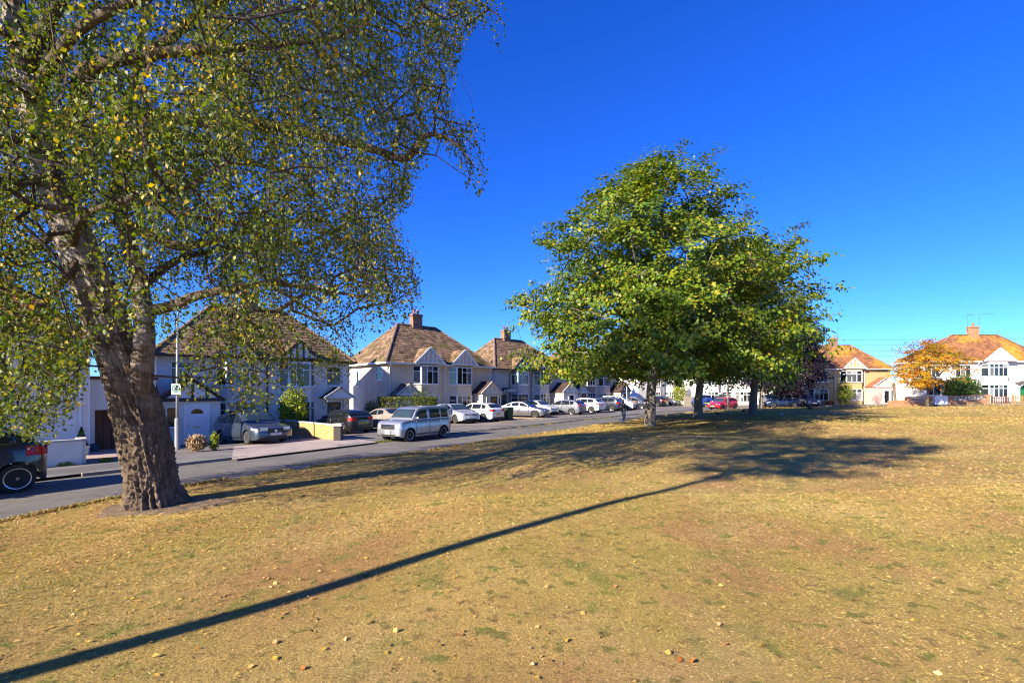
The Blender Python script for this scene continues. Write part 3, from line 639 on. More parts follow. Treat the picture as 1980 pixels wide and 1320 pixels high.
        m.add(vs, [(i*(k+1)+j, i*(k+1)+j+1, (i+1)*(k+1)+j+1, (i+1)*(k+1)+j) for i in range(len(xs)-1) for j in range(k)])
        o = m.build(nm, mat, T, True); so = o.modifiers.new('thick','SOLIDIFY'); so.thickness = .004; so.offset = 0; return o
    screen('windscreen', *s['ws'], s.get('wsm', M_CGLASSL))
    if s.get('rw'): screen('rear_window', *s['rw'], M_CGLASS)
    # doors with handles
    for sg in (1,-1):
        for (a, b) in s['doors']:
            xs = list(np.linspace(a+.012, b-.012, 12)); m = MB(); vs = []; K = 6
            for x in xs:
                lo, hi = max(bottom(x)+.06, sill+.09), tz(x)-.03
                for k in range(K+1): z = lo+(hi-lo)*k/K; vs.append((X(x), sg*(side(x,z)+.007), z))
            m.add(vs, [(i*(K+1)+k, i*(K+1)+k+1, (i+1)*(K+1)+k+1, (i+1)*(K+1)+k) for i in range(len(xs)-1) for k in range(K)])
            d = m.build('door', pm_, T, True); so = d.modifiers.new('thick','SOLIDIFY'); so.thickness = .012; so.offset = 0
            x = b-.16; z = tz(x)-.15; hb = MB(); hb.obox((X(x), sg*(side(x,z)+.02), z), (.085,0,0), (0,.014,0), (0,0,.014)); hb.build('handle', s.get('handle', pm_), d)
        x = s['mirror']; z = tz(x)+.08; m = MB(); yy = cw(x,z)+.10
        m.lathe([(.02,-.085),(.07,-.07),(.085,0),(.075,.06),(.02,.085)], 10, (0,0,0), 'y'); m.v = [(X(x)+v[0]*.7, sg*(yy+v[1]), z+v[2]*.85) for v in m.v]
        m.build('wing_mirror', s.get('mirm', pm_), T, True)
    # wheels
    tm, rm_ = wheel_meshes(wr, s.get('spokes',7), s.get('darkrim',False))
    for a in ax:
        for sg in (1,-1):
            w = bpy.data.objects.new('wheel', None); COL.objects.link(w); w.parent = T; w.location = (X(a), sg*(hw-.115), wr); w.rotation_euler = (0, random.uniform(0,6), 0 if sg > 0 else math.pi)
            link('tyre', tm, w); link('rim', rm_, w)
    # lamps, grille, plates
    for sg in (1,-1):
        z0, z1, ln = s.get('hl', (.60,.74,.42)); xs = np.linspace(.02, ln, 8); zt = lambda x: min(tz(x)-.03, z1+.10*x)
        m = MB(); lo = [(X(x), sg*(side(x,z0+.12*x)+.008), z0+.12*x) for x in xs]; hi = [(X(x), sg*(side(x,zt(x))+.008), zt(x)) for x in xs]; k = len(xs)
        m.add(lo+hi, [(i,i+1,k+i+1,k+i) for i in range(k-1)]); w = side(0.02,z0); m.obox((X(-.006),sg*w*(.80-s.get('hlw',.17)/2),(z0+z1)/2), (.012,0,0), (0,w*(s.get('hlw',.17)),0), (0,0,(z1-z0)/2))
        m.build('headlight', M_HEAD, T)
        z0, z1, ln = s.get('tl', (.74,.92,.20)); xs = np.linspace(L-.02, L-ln, 6); m = MB(); lo = [(X(x), sg*(side(x,z0)+.008), z0) for x in xs]; hi = [(X(x), sg*(side(x,min(z1,tz(x)-.02))+.008), min(z1,tz(x)-.02)) for x in xs]; k = len(xs)
        m.add(lo+hi, [(i,i+1,k+i+1,k+i) for i in range(k-1)]); w = side(L-.02,z0); m.obox((X(L+.006),sg*w*(.86-s.get('tlw',.13)/2),(z0+z1)/2), (.012,0,0), (0,w*s.get('tlw',.13),0), (0,0,(z1-z0)/2))
        m.build('tail_light', M_TAIL, T)
        m = MB(); m.lathe([(.065,-.02),(.065,.012),(.03,.02)], 10, (X(0.02)+.0, sg*hw*.62, .36), 'x'); m.build('fog_light', M_PLASTIC if not s.get('fog') else M_HEAD, T)
    gr = s.get('grille', (.50,.66,.42)); m = MB(); m.box(X(.02),-gr[2],gr[0],X(-.016),gr[2],gr[1]); g = m.build('grille', s.get('grm', M_PLASTIC), T)
    for k in range(s.get('bars',0)):
        z = gr[0]+(gr[1]-gr[0])*(k+.5)/s['bars']; m = MB(); m.box(X(-.017),-gr[2],z-.012,X(-.026),gr[2],z+.012); m.build('grille_bar', M_CHROME, g)
    m = MB(); m.lathe([(.062,0),(.062,.012),(.045,.014),(.045,.004)], 14, (X(-.018),0,s.get('bz',(gr[0]+gr[1])/2)), 'x'); m.build('badge', M_CHROME, T)
    m = MB(); m.box(X(.03),-hw*.55,.26,X(-.012),hw*.55,.36); m.build('lower_intake', M_PLASTIC, T)
    fz = s.get('fpz', .44); rzp = s.get('rpz', .80 if not s.get('lowplate') else .5)
    for nm, xx, z, mt, sg in (('number_plate', X(-.03), fz, M_PLW, 1), ('number_plate', X(L+.022), rzp, M_PLY, -1)):
        pw = .26 if not s.get('shortplate') else .17; ph = .057 if not s.get('shortplate') else .085
        m = MB(); m.box(xx-.008,-pw,z-ph,xx+.008,pw,z+ph); pl = m.build('number_plate', mt, T); tx = s.get('ftext') if sg > 0 else s.get('rtext')
        if tx:
            cu = bpy.data.curves.new('lettering', 'FONT'); cu.body = tx; cu.size = .115; cu.align_x = 'CENTER'; cu.align_y = 'CENTER'; cu.extrude = .001; cu.space_character = .92; cu.materials.append(M_PLASTIC)
            tmp = bpy.data.objects.new('lettering', cu); COL.objects.link(tmp); dg_ = bpy.context.evaluated_depsgraph_get(); tme = bpy.data.meshes.new_from_object(tmp.evaluated_get(dg_)); bpy.data.objects.remove(tmp); to = link('lettering', tme, pl); to.location = (xx+sg*.0095, 0, z); to.rotation_euler = (R(90), 0, R(90)*sg)
    m = MB(); m.box(X(L-.03),-hw*.7,.24,X(L+.012),hw*.7,.36); m.build('rear_bumper_insert', M_PLASTIC, T)
    if s.get('rails'):
        for sg in (1,-1):
            m = MB(); xs = np.linspace(s['rails'][0], s['rails'][1], 8); m.tube([(X(x), sg*(cw(x,H)-.06), rz_(x)+.055-(.04 if i in (0,7) else 0)) for i, x in enumerate(xs)], .016, 6); m.build('roof_rail', M_PLASTIC, T)
    return T
def hatch(L=4.1, W=1.74, H=1.46, **k):
    d = dict(L=L, W=W, H=H, wb=L*.615, fo=L*.2, top=[(0,.66),(L*.05,.75),(L*.17,.86),(L*.29,.95),(L*.6,.965),(L*.9,1.0),(L*.97,.98),(L,.93)],
      roof=[(L*.25,.93),(L*.435,H-.05),(L*.6,H),(L*.86,H-.07),(L*.975,1.0)], glass=[(L*.30,L*.515),(L*.53,L*.735),(L*.75,L*.85)], doors=[(L*.31,L*.53),(L*.535,L*.745)], ws=(L*.275,L*.425), rw=(L*.955,L*.87), mirror=L*.325)
    d.update(k); return d
def saloon(L=4.65, W=1.84, H=1.42, **k):
    d = dict(L=L, W=W, H=H, wb=L*.607, fo=L*.175, top=[(0,.60),(L*.05,.72),(L*.15,.82),(L*.29,.92),(L*.6,.96),(L*.85,1.0),(L*.97,.99),(L,.93)],
      roof=[(L*.26,.9),(L*.42,H-.06),(L*.54,H),(L*.68,H-.05),(L*.875,1.0)], glass=[(L*.31,L*.50),(L*.515,L*.67),(L*.685,L*.77)], doors=[(L*.30,L*.505),(L*.51,L*.70)], ws=(L*.28,L*.41), rw=(L*.86,L*.70), mirror=L*.32, lowplate=False)
    d.update(k); return d
def estate(L=4.77, W=1.82, H=1.50, **k):
    d = dict(L=L, W=W, H=H, wb=L*.568, fo=L*.195, top=[(0,.64),(L*.05,.74),(L*.15,.85),(L*.28,.95),(L*.6,.98),(L*.9,1.02),(L*.97,1.0),(L,.95)],
      roof=[(L*.25,.93),(L*.40,H-.05),(L*.55,H),(L*.88,H-.07),(L*.975,1.02)], glass=[(L*.29,L*.475),(L*.49,L*.66),(L*.675,L*.87)], doors=[(L*.29,L*.49),(L*.495,L*.68)], ws=(L*.275,L*.39), rw=(L*.96,L*.89), mirror=L*.31)
    d.update(k); return d
def suv(L=4.35, W=1.85, H=1.62, **k):
    d = dict(L=L, W=W, H=H, wb=L*.61, fo=L*.20, wr=.345, sill=.26, top=[(0,.74),(L*.05,.88),(L*.17,.98),(L*.27,1.05),(L*.6,1.08),(L*.9,1.12),(L*.97,1.1),(L,1.0)],
      roof=[(L*.24,1.03),(L*.40,H-.05),(L*.55,H),(L*.87,H-.08),(L*.975,1.12)], glass=[(L*.29,L*.48),(L*.495,L*.68),(L*.695,L*.86)], doors=[(L*.29,L*.495),(L*.50,L*.70)], ws=(L*.265,L*.39), rw=(L*.955,L*.88), mirror=L*.315, hl=(.70,.85,.42), tl=(.85,1.05,.22), grille=(.58,.76,.45), fpz=.5, rpz=.9)
    d.update(k); return d
# ---------------------------------------------------------------- trees
def barkmat(name, c, c2, c3, sc=(6,6,1.2), white=None, wlo=None):
    m = bpy.data.materials.new(name); m.use_nodes = True; t = m.node_tree; n = t.nodes; l = t.links; b = n['Principled BSDF']; b.inputs['Roughness'].default_value = 0.95; b.inputs['Specular IOR Level'].default_value = 0.2
    tc = n.new('ShaderNodeTexCoord'); mp = n.new('ShaderNodeMapping'); mp.inputs['Scale'].default_value = sc; l.new(tc.outputs['Object'], mp.inputs[0])
    def nz(src, s, d=6): x = n.new('ShaderNodeTexNoise'); x.inputs['Scale'].default_value = s; x.inputs['Detail'].default_value = d; x.inputs['Roughness'].default_value = .65; l.new(src, x.inputs['Vector']); return x.outputs['Fac']
    def mr(f, a, bb, lo=0., hi=1.): x = n.new('ShaderNodeMapRange'); x.inputs[1].default_value = a; x.inputs[2].default_value = bb; x.inputs[3].default_value = lo; x.inputs[4].default_value = hi; l.new(f, x.inputs[0]); return x.outputs[0]
    def mix(f, a, bb):
        x = n.new('ShaderNodeMix'); x.data_type = 'RGBA'; l.new(f, x.inputs[0])
        for k, v in ((6,a),(7,bb)):
            if isinstance(v, tuple): x.inputs[k].default_value = (*v,1)
            else: l.new(v, x.inputs[k])
        return x.outputs[2]
    f1 = nz(mp.outputs[0], 2.4, 9); col = mix(mr(f1,.35,.65), c, c2); col = mix(mr(nz(tc.outputs['Object'],1.1),.5,.66,0,.7), col, c3)
    if white:                                      # papery white bark taking over with height
        sp = n.new('ShaderNodeSeparateXYZ'); l.new(tc.outputs['Object'], sp.inputs[0]); hgt = mr(sp.outputs[2], wlo[0], wlo[1])
        m2 = n.new('ShaderNodeMapping'); m2.inputs['Scale'].default_value = (3,3,7); l.new(tc.outputs['Object'], m2.inputs[0])
        pt = mr(nz(m2.outputs[0], 1.0, 4), .46, .56); mu = n.new('ShaderNodeMath'); mu.operation = 'MULTIPLY'; l.new(hgt, mu.inputs[0]); l.new(pt, mu.inputs[1]); col = mix(mu.outputs[0], col, white)
    l.new(col, b.inputs['Base Color']); bp = n.new('ShaderNodeBump'); bp.inputs['Strength'].default_value = 1.0; bp.inputs['Distance'].default_value = .07; l.new(f1, bp.inputs['Height']); l.new(bp.outputs[0], b.inputs['Normal'])
    MATS[name] = m; return m
M_BIRCH = barkmat('birch_bark', (0.21,0.155,0.105), (0.075,0.052,0.036), (0.30,0.225,0.155), white=(0.40,0.345,0.295), wlo=(1.4,4.6))
M_BIRCHT = barkmat('birch_twig_bark', (0.075,0.055,0.042), (0.13,0.10,0.08), (0.06,0.045,0.035))
M_MAPLEB = barkmat('maple_bark', (0.22,0.185,0.14), (0.15,0.125,0.095), (0.20,0.20,0.13))

def catmull(P, n):
    P = np.array(P, float); Q = np.concatenate([[2*P[0]-P[1]], P, [2*P[-1]-P[-2]]]); out = []
    seg = len(P)-1; per = max(2, n//seg)
    for i in range(seg):
        p0, p1, p2, p3 = Q[i:i+4]
        for t in np.linspace(0, 1, per, endpoint=False): out.append(.5*((2*p1)+(-p0+p2)*t+(2*p0-5*p1+4*p2-p3)*t*t+(-p0+3*p1-3*p2+p3)*t**3))
    out.append(P[-1]); return np.array(out)
def bark_tube(mb, path, rad, k=12, amp=0.0, flare=None, ridge=7):
    """round limb swept along path with bark relief"""
    n = len(path); T = np.gradient(path, axis=0); T /= np.linalg.norm(T, axis=1)[:,None]; u = np.cross(T[0], [0.3,0.9,0.1]); u /= np.linalg.norm(u); k0 = len(mb.v); vs = []
    for i in range(n):
        u = u-T[i]*np.dot(u, T[i]); u /= np.linalg.norm(u); w = np.cross(T[i], u)
        for j in range(k):
            a = 2*math.pi*j/k; d = u*math.cos(a)+w*math.sin(a); r = rad[i]
            if amp:
                q = path[i]+d*r; f = mnoise.noise((math.cos(a)*ridge*.5, math.sin(a)*ridge*.5, q[2]*.9)); g = mnoise.noise((q[0]*7,q[1]*7,q[2]*5)); h = mnoise.noise((q[0]*19,q[1]*19,q[2]*13)); b = mnoise.noise((q[0]*1.6,q[1]*1.6,q[2]*1.1+9))
                am = amp if not callable(amp) else amp(q[2])
                if am > .13:
                    wx = .5*mnoise.noise((q[0]*1.3+5,q[1]*1.3,q[2]*1.3)); ca, sa = math.cos(a+wx), math.sin(a+wx)
                    g = .5-2.0*abs(mnoise.noise((ca*5.5, sa*5.5, q[2]*.9+3))); h = .4-1.6*abs(mnoise.noise((ca*12, sa*12, q[2]*2.6)))+.9*mnoise.noise((q[0]*26,q[1]*26,q[2]*12))+.7*mnoise.noise((q[0]*55,q[1]*55,q[2]*38))
                r = r*(1+am*(.7*(-abs(f)+.22)+.30*g+.27*h+.4*b))
                if flare: r += flare(a, q[2])
            vs.append(path[i]+d*r)
    fs = [(i*k+j, i*k+(j+1)%k, (i+1)*k+(j+1)%k, (i+1)*k+j) for i in range(n-1) for j in range(k)]+[tuple((n-1)*k+j for j in range(k))]
    mb.add(vs, fs)
def grow(init, attr, step=0.6, jit=0.06, up_pen=0.5, wlen=0.22, order=None):
    """join every foliage point to the nearest branch; init: list of polylines (each list of xyz), returns nodes, parents, number of tips carried"""
    N = []; par = []; ln = []
    for li, (pl, pa) in enumerate(init):
        for i, p in enumerate(pl):
            N.append(p); par.append(pa if i == 0 else len(N)-2); ln.append((0 if par[-1] < 0 else ln[par[-1]]+np.linalg.norm(np.array(p)-np.array(N[par[-1]]))))
    n0 = len(N); A = np.array(attr); NA = np.array(N, float); d0 = np.array([np.min(np.linalg.norm(NA-a, axis=1)) for a in A])
    cap = n0+len(A)*8; B = np.zeros((cap,3)); B[:n0] = NA; LN = np.zeros(cap); LN[:n0] = ln; cnt = n0; tips = []
    for ai in np.argsort(d0):
        a = A[ai]; d = np.linalg.norm(B[:cnt]-a, axis=1); cost = d+wlen*LN[:cnt]*.35+up_pen*np.maximum(0, B[:cnt,2]-a[2])
        i = int(np.argmin(cost)); m = max(1, min(6, int(d[i]/step))); p0 = B[i].copy(); last = i
        for q in range(1, m+1):
            t = q/m; p = p0*(1-t)+a*t+(rng.normal(0,jit,3)*(1 if q < m else 0))+np.array([0,0,.10*d[i]*t*(1-t)])
            B[cnt] = p; par.append(last); LN[cnt] = LN[last]+d[i]/m; last = cnt; cnt += 1
        tips.append(last)
    c = np.zeros(cnt); c[tips] = 1
    for i in range(cnt-1, n0-1, -1): c[par[i]] += c[i]
    return B[:cnt], par, c, n0
def branch_mesh(mb, B, par, c, n0, rt=.011, ex=.45, rmax=.2, kbig=6):
    for i in range(n0, len(B)):
        p = par[i]; r1 = min(rmax, rt*max(1,c[i])**ex); r0 = min(rmax, rt*max(1,c[p])**ex) if p >= n0 else r1*1.15
        k = kbig if r0 > .035 else 3
        mb.tube([B[p], B[i]], [min(r0, r1*1.8), r1], k, cap=False)
def leaf_arrays(P, ax, nr, ln, wd, fold=.25):
    """two-triangle folded leaves as quads: P base, ax along, nr leaf normal"""
    ax = ax/np.linalg.norm(ax, axis=1)[:,None]; sd_ = np.cross(nr, ax); sd_ /= np.maximum(1e-6, np.linalg.norm(sd_, axis=1))[:,None]; n2 = np.cross(ax, sd_)
    ln = ln[:,None]; wd = wd[:,None]; m = P+ax*ln*.42
    V = np.stack([P, m+sd_*wd*.5+n2*wd*fold*.5, P+ax*ln, m-sd_*wd*.5+n2*wd*fold*.5], 1).reshape(-1,3)
    F = np.arange(len(P)*4).reshape(-1,4); F = np.concatenate([F[:,[0,1,2]], F[:,[0,2,3]]], 0); return V, F
def leaves_obj(name, P, ax, nr, ln, wd, mat, parent, fold=.25):
    V, F = leaf_arrays(P, ax, nr, ln, wd, fold); o = link(name, npmesh(name, V, F, mat), parent); o['kind'] = 'stuff'; return o
def unit(a): return a/np.maximum(1e-9, np.linalg.norm(a, axis=1))[:,None]
def in_poly(x, y, poly):
    c = np.zeros(x.shape, bool); n = len(poly)
    for i in range(n):
        x0, y0 = poly[i]; x1, y1 = poly[i-1]
        with np.errstate(divide='ignore', invalid='ignore'): h = ((y0 > y) != (y1 > y)) & (x < (x1-x0)*(y-y0)/((y1-y0) if y1 != y0 else 1e-9)+x0)
        c ^= h
    return c
def n3(P, s, off=0.0): return np.array([mnoise.noise((p[0]*s+off, p[1]*s, p[2]*s)) for p in P])

M_BLEAF = leafmat('birch_leaves', [(0.0,(0.045,0.078,0.010)),(0.35,(0.085,0.13,0.015)),(0.70,(0.15,0.185,0.022)),(0.88,(0.24,0.22,0.03)),(0.95,(0.50,0.38,0.03)),(1.0,(0.48,0.30,0.04))], 0.5, 0.36, clump=0.42)
M_MLEAF = leafmat('maple_leaves', [(0.0,(0.034,0.08,0.007)),(0.35,(0.085,0.15,0.009)),(0.65,(0.155,0.215,0.011)),(0.9,(0.235,0.245,0.014)),(0.985,(0.30,0.26,0.016)),(1.0,(0.36,0.27,0.02))], 0.45, 0.27, clump=0.45)
M_PLEAF = leafmat('purple_leaves', [(0.0,(0.012,0.010,0.016)),(0.6,(0.026,0.018,0.026)),(1.0,(0.05,0.03,0.035))], 0.4, 0.15)
M_OLEAF = leafmat('rowan_leaves', [(0.0,(0.13,0.17,0.012)),(0.36,(0.28,0.25,0.015)),(0.52,(0.60,0.33,0.012)),(0.80,(0.72,0.28,0.01)),(1.0,(0.60,0.14,0.01))], 0.5, 0.35, clump=0.6)

def up_px(x, y, Y): return np.array([(x-990)*Y/FPX, Y, 2.4-(y-756)*Y/FPX])
# --- the old birch at the left
bx_, by_, bz_ = from_px(302, 974, up=LAWN_UP)
def birch():
    T = thing('birch_tree', 'big old leaning birch with rough trunk and drooping yellowing branches beside the road', 'tree', (0,0,0))
    tp = [(304,992,by_),(303,972,by_),(293,915,by_),(273,830,by_-.02),(243,725,by_-.05),(207,622,by_-.08),(168,522,by_-.1),(128,422,by_-.1),(100,332,by_-.1),(75,240,by_-.1),(50,130,by_-.12),(28,20,by_-.15),(20,-120,by_-.1),(40,-280,by_),(50,-420,by_+.1)]
    wpx = [98,92,80,76,70,66,63,60,57,51,43,35,27,19,10]
    path = catmull([up_px(*p) for p in tp], 430); rad = np.interp(np.linspace(0,1,len(path)), np.linspace(0,1,len(wpx)), np.array(wpx)*by_/FPX/2)
    mb = MB()
    def flare(a, z):
        h = max(0, 1-(z-bz_)/.55); return .055*h*h*(0.35+max(0, math.cos(a*3+.7))+.5*max(0,math.cos(a*5)))
    bark_tube(mb, path, rad, 150, lambda z: .34 if z < 2.4 else max(.09, .34-.10*(z-2.4)), flare, 9)
    S = lambda pts: [up_px(*p) for p in pts]
    limbs = [(S([(262,840,9.3),(268,770,9.3),(276,695,9.26),(279,640,9.28),(272,560,9.5),(252,480,9.8),(228,380,10.2),(235,280,10.5),(260,150,10.8),(290,-20,11),(330,-200,11)]), .22,.05),
     (S([(98,262,9.1),(150,218,8.9),(160,150,8.75),(200,125,8.6),(270,108,8.4),(400,95,8.2),(540,88,8.3),(660,70,8.5)]), .19,.035),
     (S([(112,256,9.1),(190,252,9.0),(300,255,9.2),(420,278,9.4),(490,315,9.6),(570,335,9.8)]), .14,.03), (S([(78,262,9.1),(20,272,8.8),(-60,290,8.4),(-170,260,8)]), .11,.03),
     (S([(108,338,9.1),(50,352,8.9),(0,378,8.7),(-90,360,8.2)]), .10,.03), (S([(262,606,9.5),(330,592,9.3),(380,572,9.1),(440,560,9.0),(520,548,9.2),(620,560,9.4),(705,575,9.6)]), .12,.02),
     (S([(232,430,10.1),(290,452,9.9),(345,475,9.8),(430,462,9.7),(520,432,9.9),(610,425,10)]), .14,.025), (S([(243,215,10.6),(380,235,10.4),(520,242,10.2),(640,268,10),(720,288,9.9),(785,306,9.8),(820,266,9.7),(850,262,9.7),(890,285,9.7),(918,325,9.7)]), .14,.012),
     (S([(50,130,9.0),(120,0,8.5),(250,-150,8.2),(420,-260,8.4)]), .13,.03), (S([(265,130,10.8),(400,20,11),(560,-60,11),(740,-50,10.8),(880,-20,10.6),(965,30,10.5)]), .12,.014), (S([(155,500,9.1),(80,590,8.5),(0,640,8.0),(-90,690,7.6)]), .08,.02),
     (S([(130,430,9.1),(60,480,9.6),(-40,500,10.2),(-150,520,10.8)]), .09,.025), (S([(140,470,9.0),(160,420,8.0),(230,390,7.1),(330,360,6.4)]), .08,.02), (S([(266,560,9.6),(350,500,11),(450,480,12.2),(560,470,13)]), .10,.025),
     (S([(232,330,10.3),(330,300,11.6),(470,300,12.8)]), .10,.025), (S([(520,548,9.2),(600,600,9.3),(655,645,9.4)]), .04,.012), (S([(440,560,9.0),(470,640,8.9),(480,700,8.9)]), .035,.01), (S([(60,190,9.0),(150,60,7.8),(330,-20,6.9),(520,-40,6.6)]), .11,.03)]
    init = []; ml = MB()
    for pts, r0, r1 in limbs:
        p = catmull(pts, 14*len(pts)); rr0 = np.linspace(r0, r1, len(p)); rr0 = rr0*np.clip(.35+np.arange(len(p))/len(p)*5.5, 0, 1) if r0 > .2 else rr0
        bark_tube(mb if r0 > .2 else ml, p, rr0, 14 if r0 < .2 else 48, .12 if r0 < .2 else .16); init.append(([list(q) for q in p[::4]], -1))
    init.append(([list(q) for q in path[60::16]], -1)); tr = mb.build('trunk', M_BIRCH, T, True); ml.build('limbs', barkmat('birch_limb_bark', (0.16,0.12,0.085), (0.07,0.05,0.036), (0.22,0.17,0.125), (6,6,6)), T, True)
    poly = [(-900,-1400),(1300,-1400),(1060,-80),(990,10),(968,100),(940,45),(915,45),(890,110),(868,180),(872,228),(915,228),(940,258),(946,320),(930,378),(905,372),(885,318),(850,276),(826,288),(802,350),(796,392),(752,428),(772,452),(800,490),(812,540),(810,590),(802,628),(768,612),(748,640),(708,650),(692,690),(684,728),(640,738),(600,748),(560,732),(530,772),(500,806),(445,802),(428,752),(385,768),(350,772),(338,700),(310,652),(262,642),(215,640),(172,700),(152,790),(118,850),(92,868),(60,860),(40,838),(0,832),(-100,880),(-900,900)]
    # foliage points through the crown's volume
    A = rng.uniform((-14.2,4.8,1.2),(0.6,14.2,15.0),(26000,3))
    e = ((A[:,0]+6.4)/7.0)**2+((A[:,1]-9.6)/4.6)**2+((A[:,2]-7.2)/7.6)**2; A = A[e < 1]
    sx = 990+FPX*A[:,0]/A[:,1]; sy = 756-FPX*(A[:,2]-2.4)/A[:,1]
    keep = in_poly(sx, sy+25, poly) & in_poly(sx, sy, poly); A = A[keep]; sx = sx[keep]; sy = sy[keep]
    nz = n3(A, .55); nz = nz+.45*n3(A, 1.3, 7.0); keep = nz > -.13-.12*rng.random(len(A)); keep &= ~((sy > 545) & (rng.random(len(A)) < .60) & (sx > 300)); keep &= ~((sx > 560) & (rng.random(len(A)) < .25))
    # keep the bole clear of foliage in front of it
    bole = (np.abs(sx-np.interp(sy, [-300,20,130,250,420,622,830], [40,28,50,78,128,207,272])) < 46) & (A[:,1] < 9.1) & ((sy > 330) | (rng.random(len(A)) < .8)); keep &= ~bole
    A = A[keep]; A = A[:4700]; print('BIRCH', len(A))
    B, par, c, n0 = grow(init, A, .5, .05, .2, .15); bm_ = MB(); branch_mesh(bm_, B, par, c, n0, .0065, .45, .05, 5)
    # hanging sprays
    K = rng.integers(3,6,len(A)); P0 = np.repeat(A, K, 0)+rng.normal(0,.16,(K.sum(),3)); m = len(P0); out = unit(np.stack([P0[:,0]+7, P0[:,1]-9.4, np.zeros(m)],1)+rng.normal(0,2.0,(m,3))*[1,1,0])
    Ls = rng.uniform(.35,.95,m); NL = 13; t = np.linspace(.05,1,NL)
    Q = P0[:,None,:]+out[:,None,:]*(Ls[:,None]*(t-.45*t*t)[None,:]*.55)[...,None]-np.array([0,0,1.0])*(Ls[:,None]*(t**1.35)[None,:])[...,None]
    tx = 990+FPX*Q[:,12,0]/Q[:,12,1]; ty = 756-FPX*(Q[:,12,2]-2.4)/Q[:,12,1]; okt = np.where(in_poly(tx, ty+4, poly))[0]
    for i in rng.choice(okt, min(len(okt),9000), False): bm_.tube([P0[i], Q[i,6], Q[i,12]], [.0035,.0028,.002], 3, cap=False)
    bo = bm_.build('twigs', M_BIRCHT, T); bo['kind'] = 'stuff'
    Q = Q.reshape(-1,3)+rng.normal(0,.045,(m*NL,3)); Q = Q[rng.random(len(Q)) < .93]
    sx = 990+FPX*Q[:,0]/Q[:,1]; sy = 756-FPX*(Q[:,2]-2.4)/Q[:,1]; Q = Q[in_poly(sx+rng.normal(0,6,len(Q)), sy+rng.normal(0,6,len(Q)), poly) & (Q[:,2] > .7)]
    n = len(Q); ax = unit(rng.normal(0,.55,(n,3))+[0,0,-.75]); nr = unit(rng.normal(0,1,(n,3))); s_ = rng.uniform(.044,.078,n); print('LEAVES', n)
    leaves_obj('crown', Q, ax, nr, s_, s_*.74, M_BLEAF, T); return T
birch()

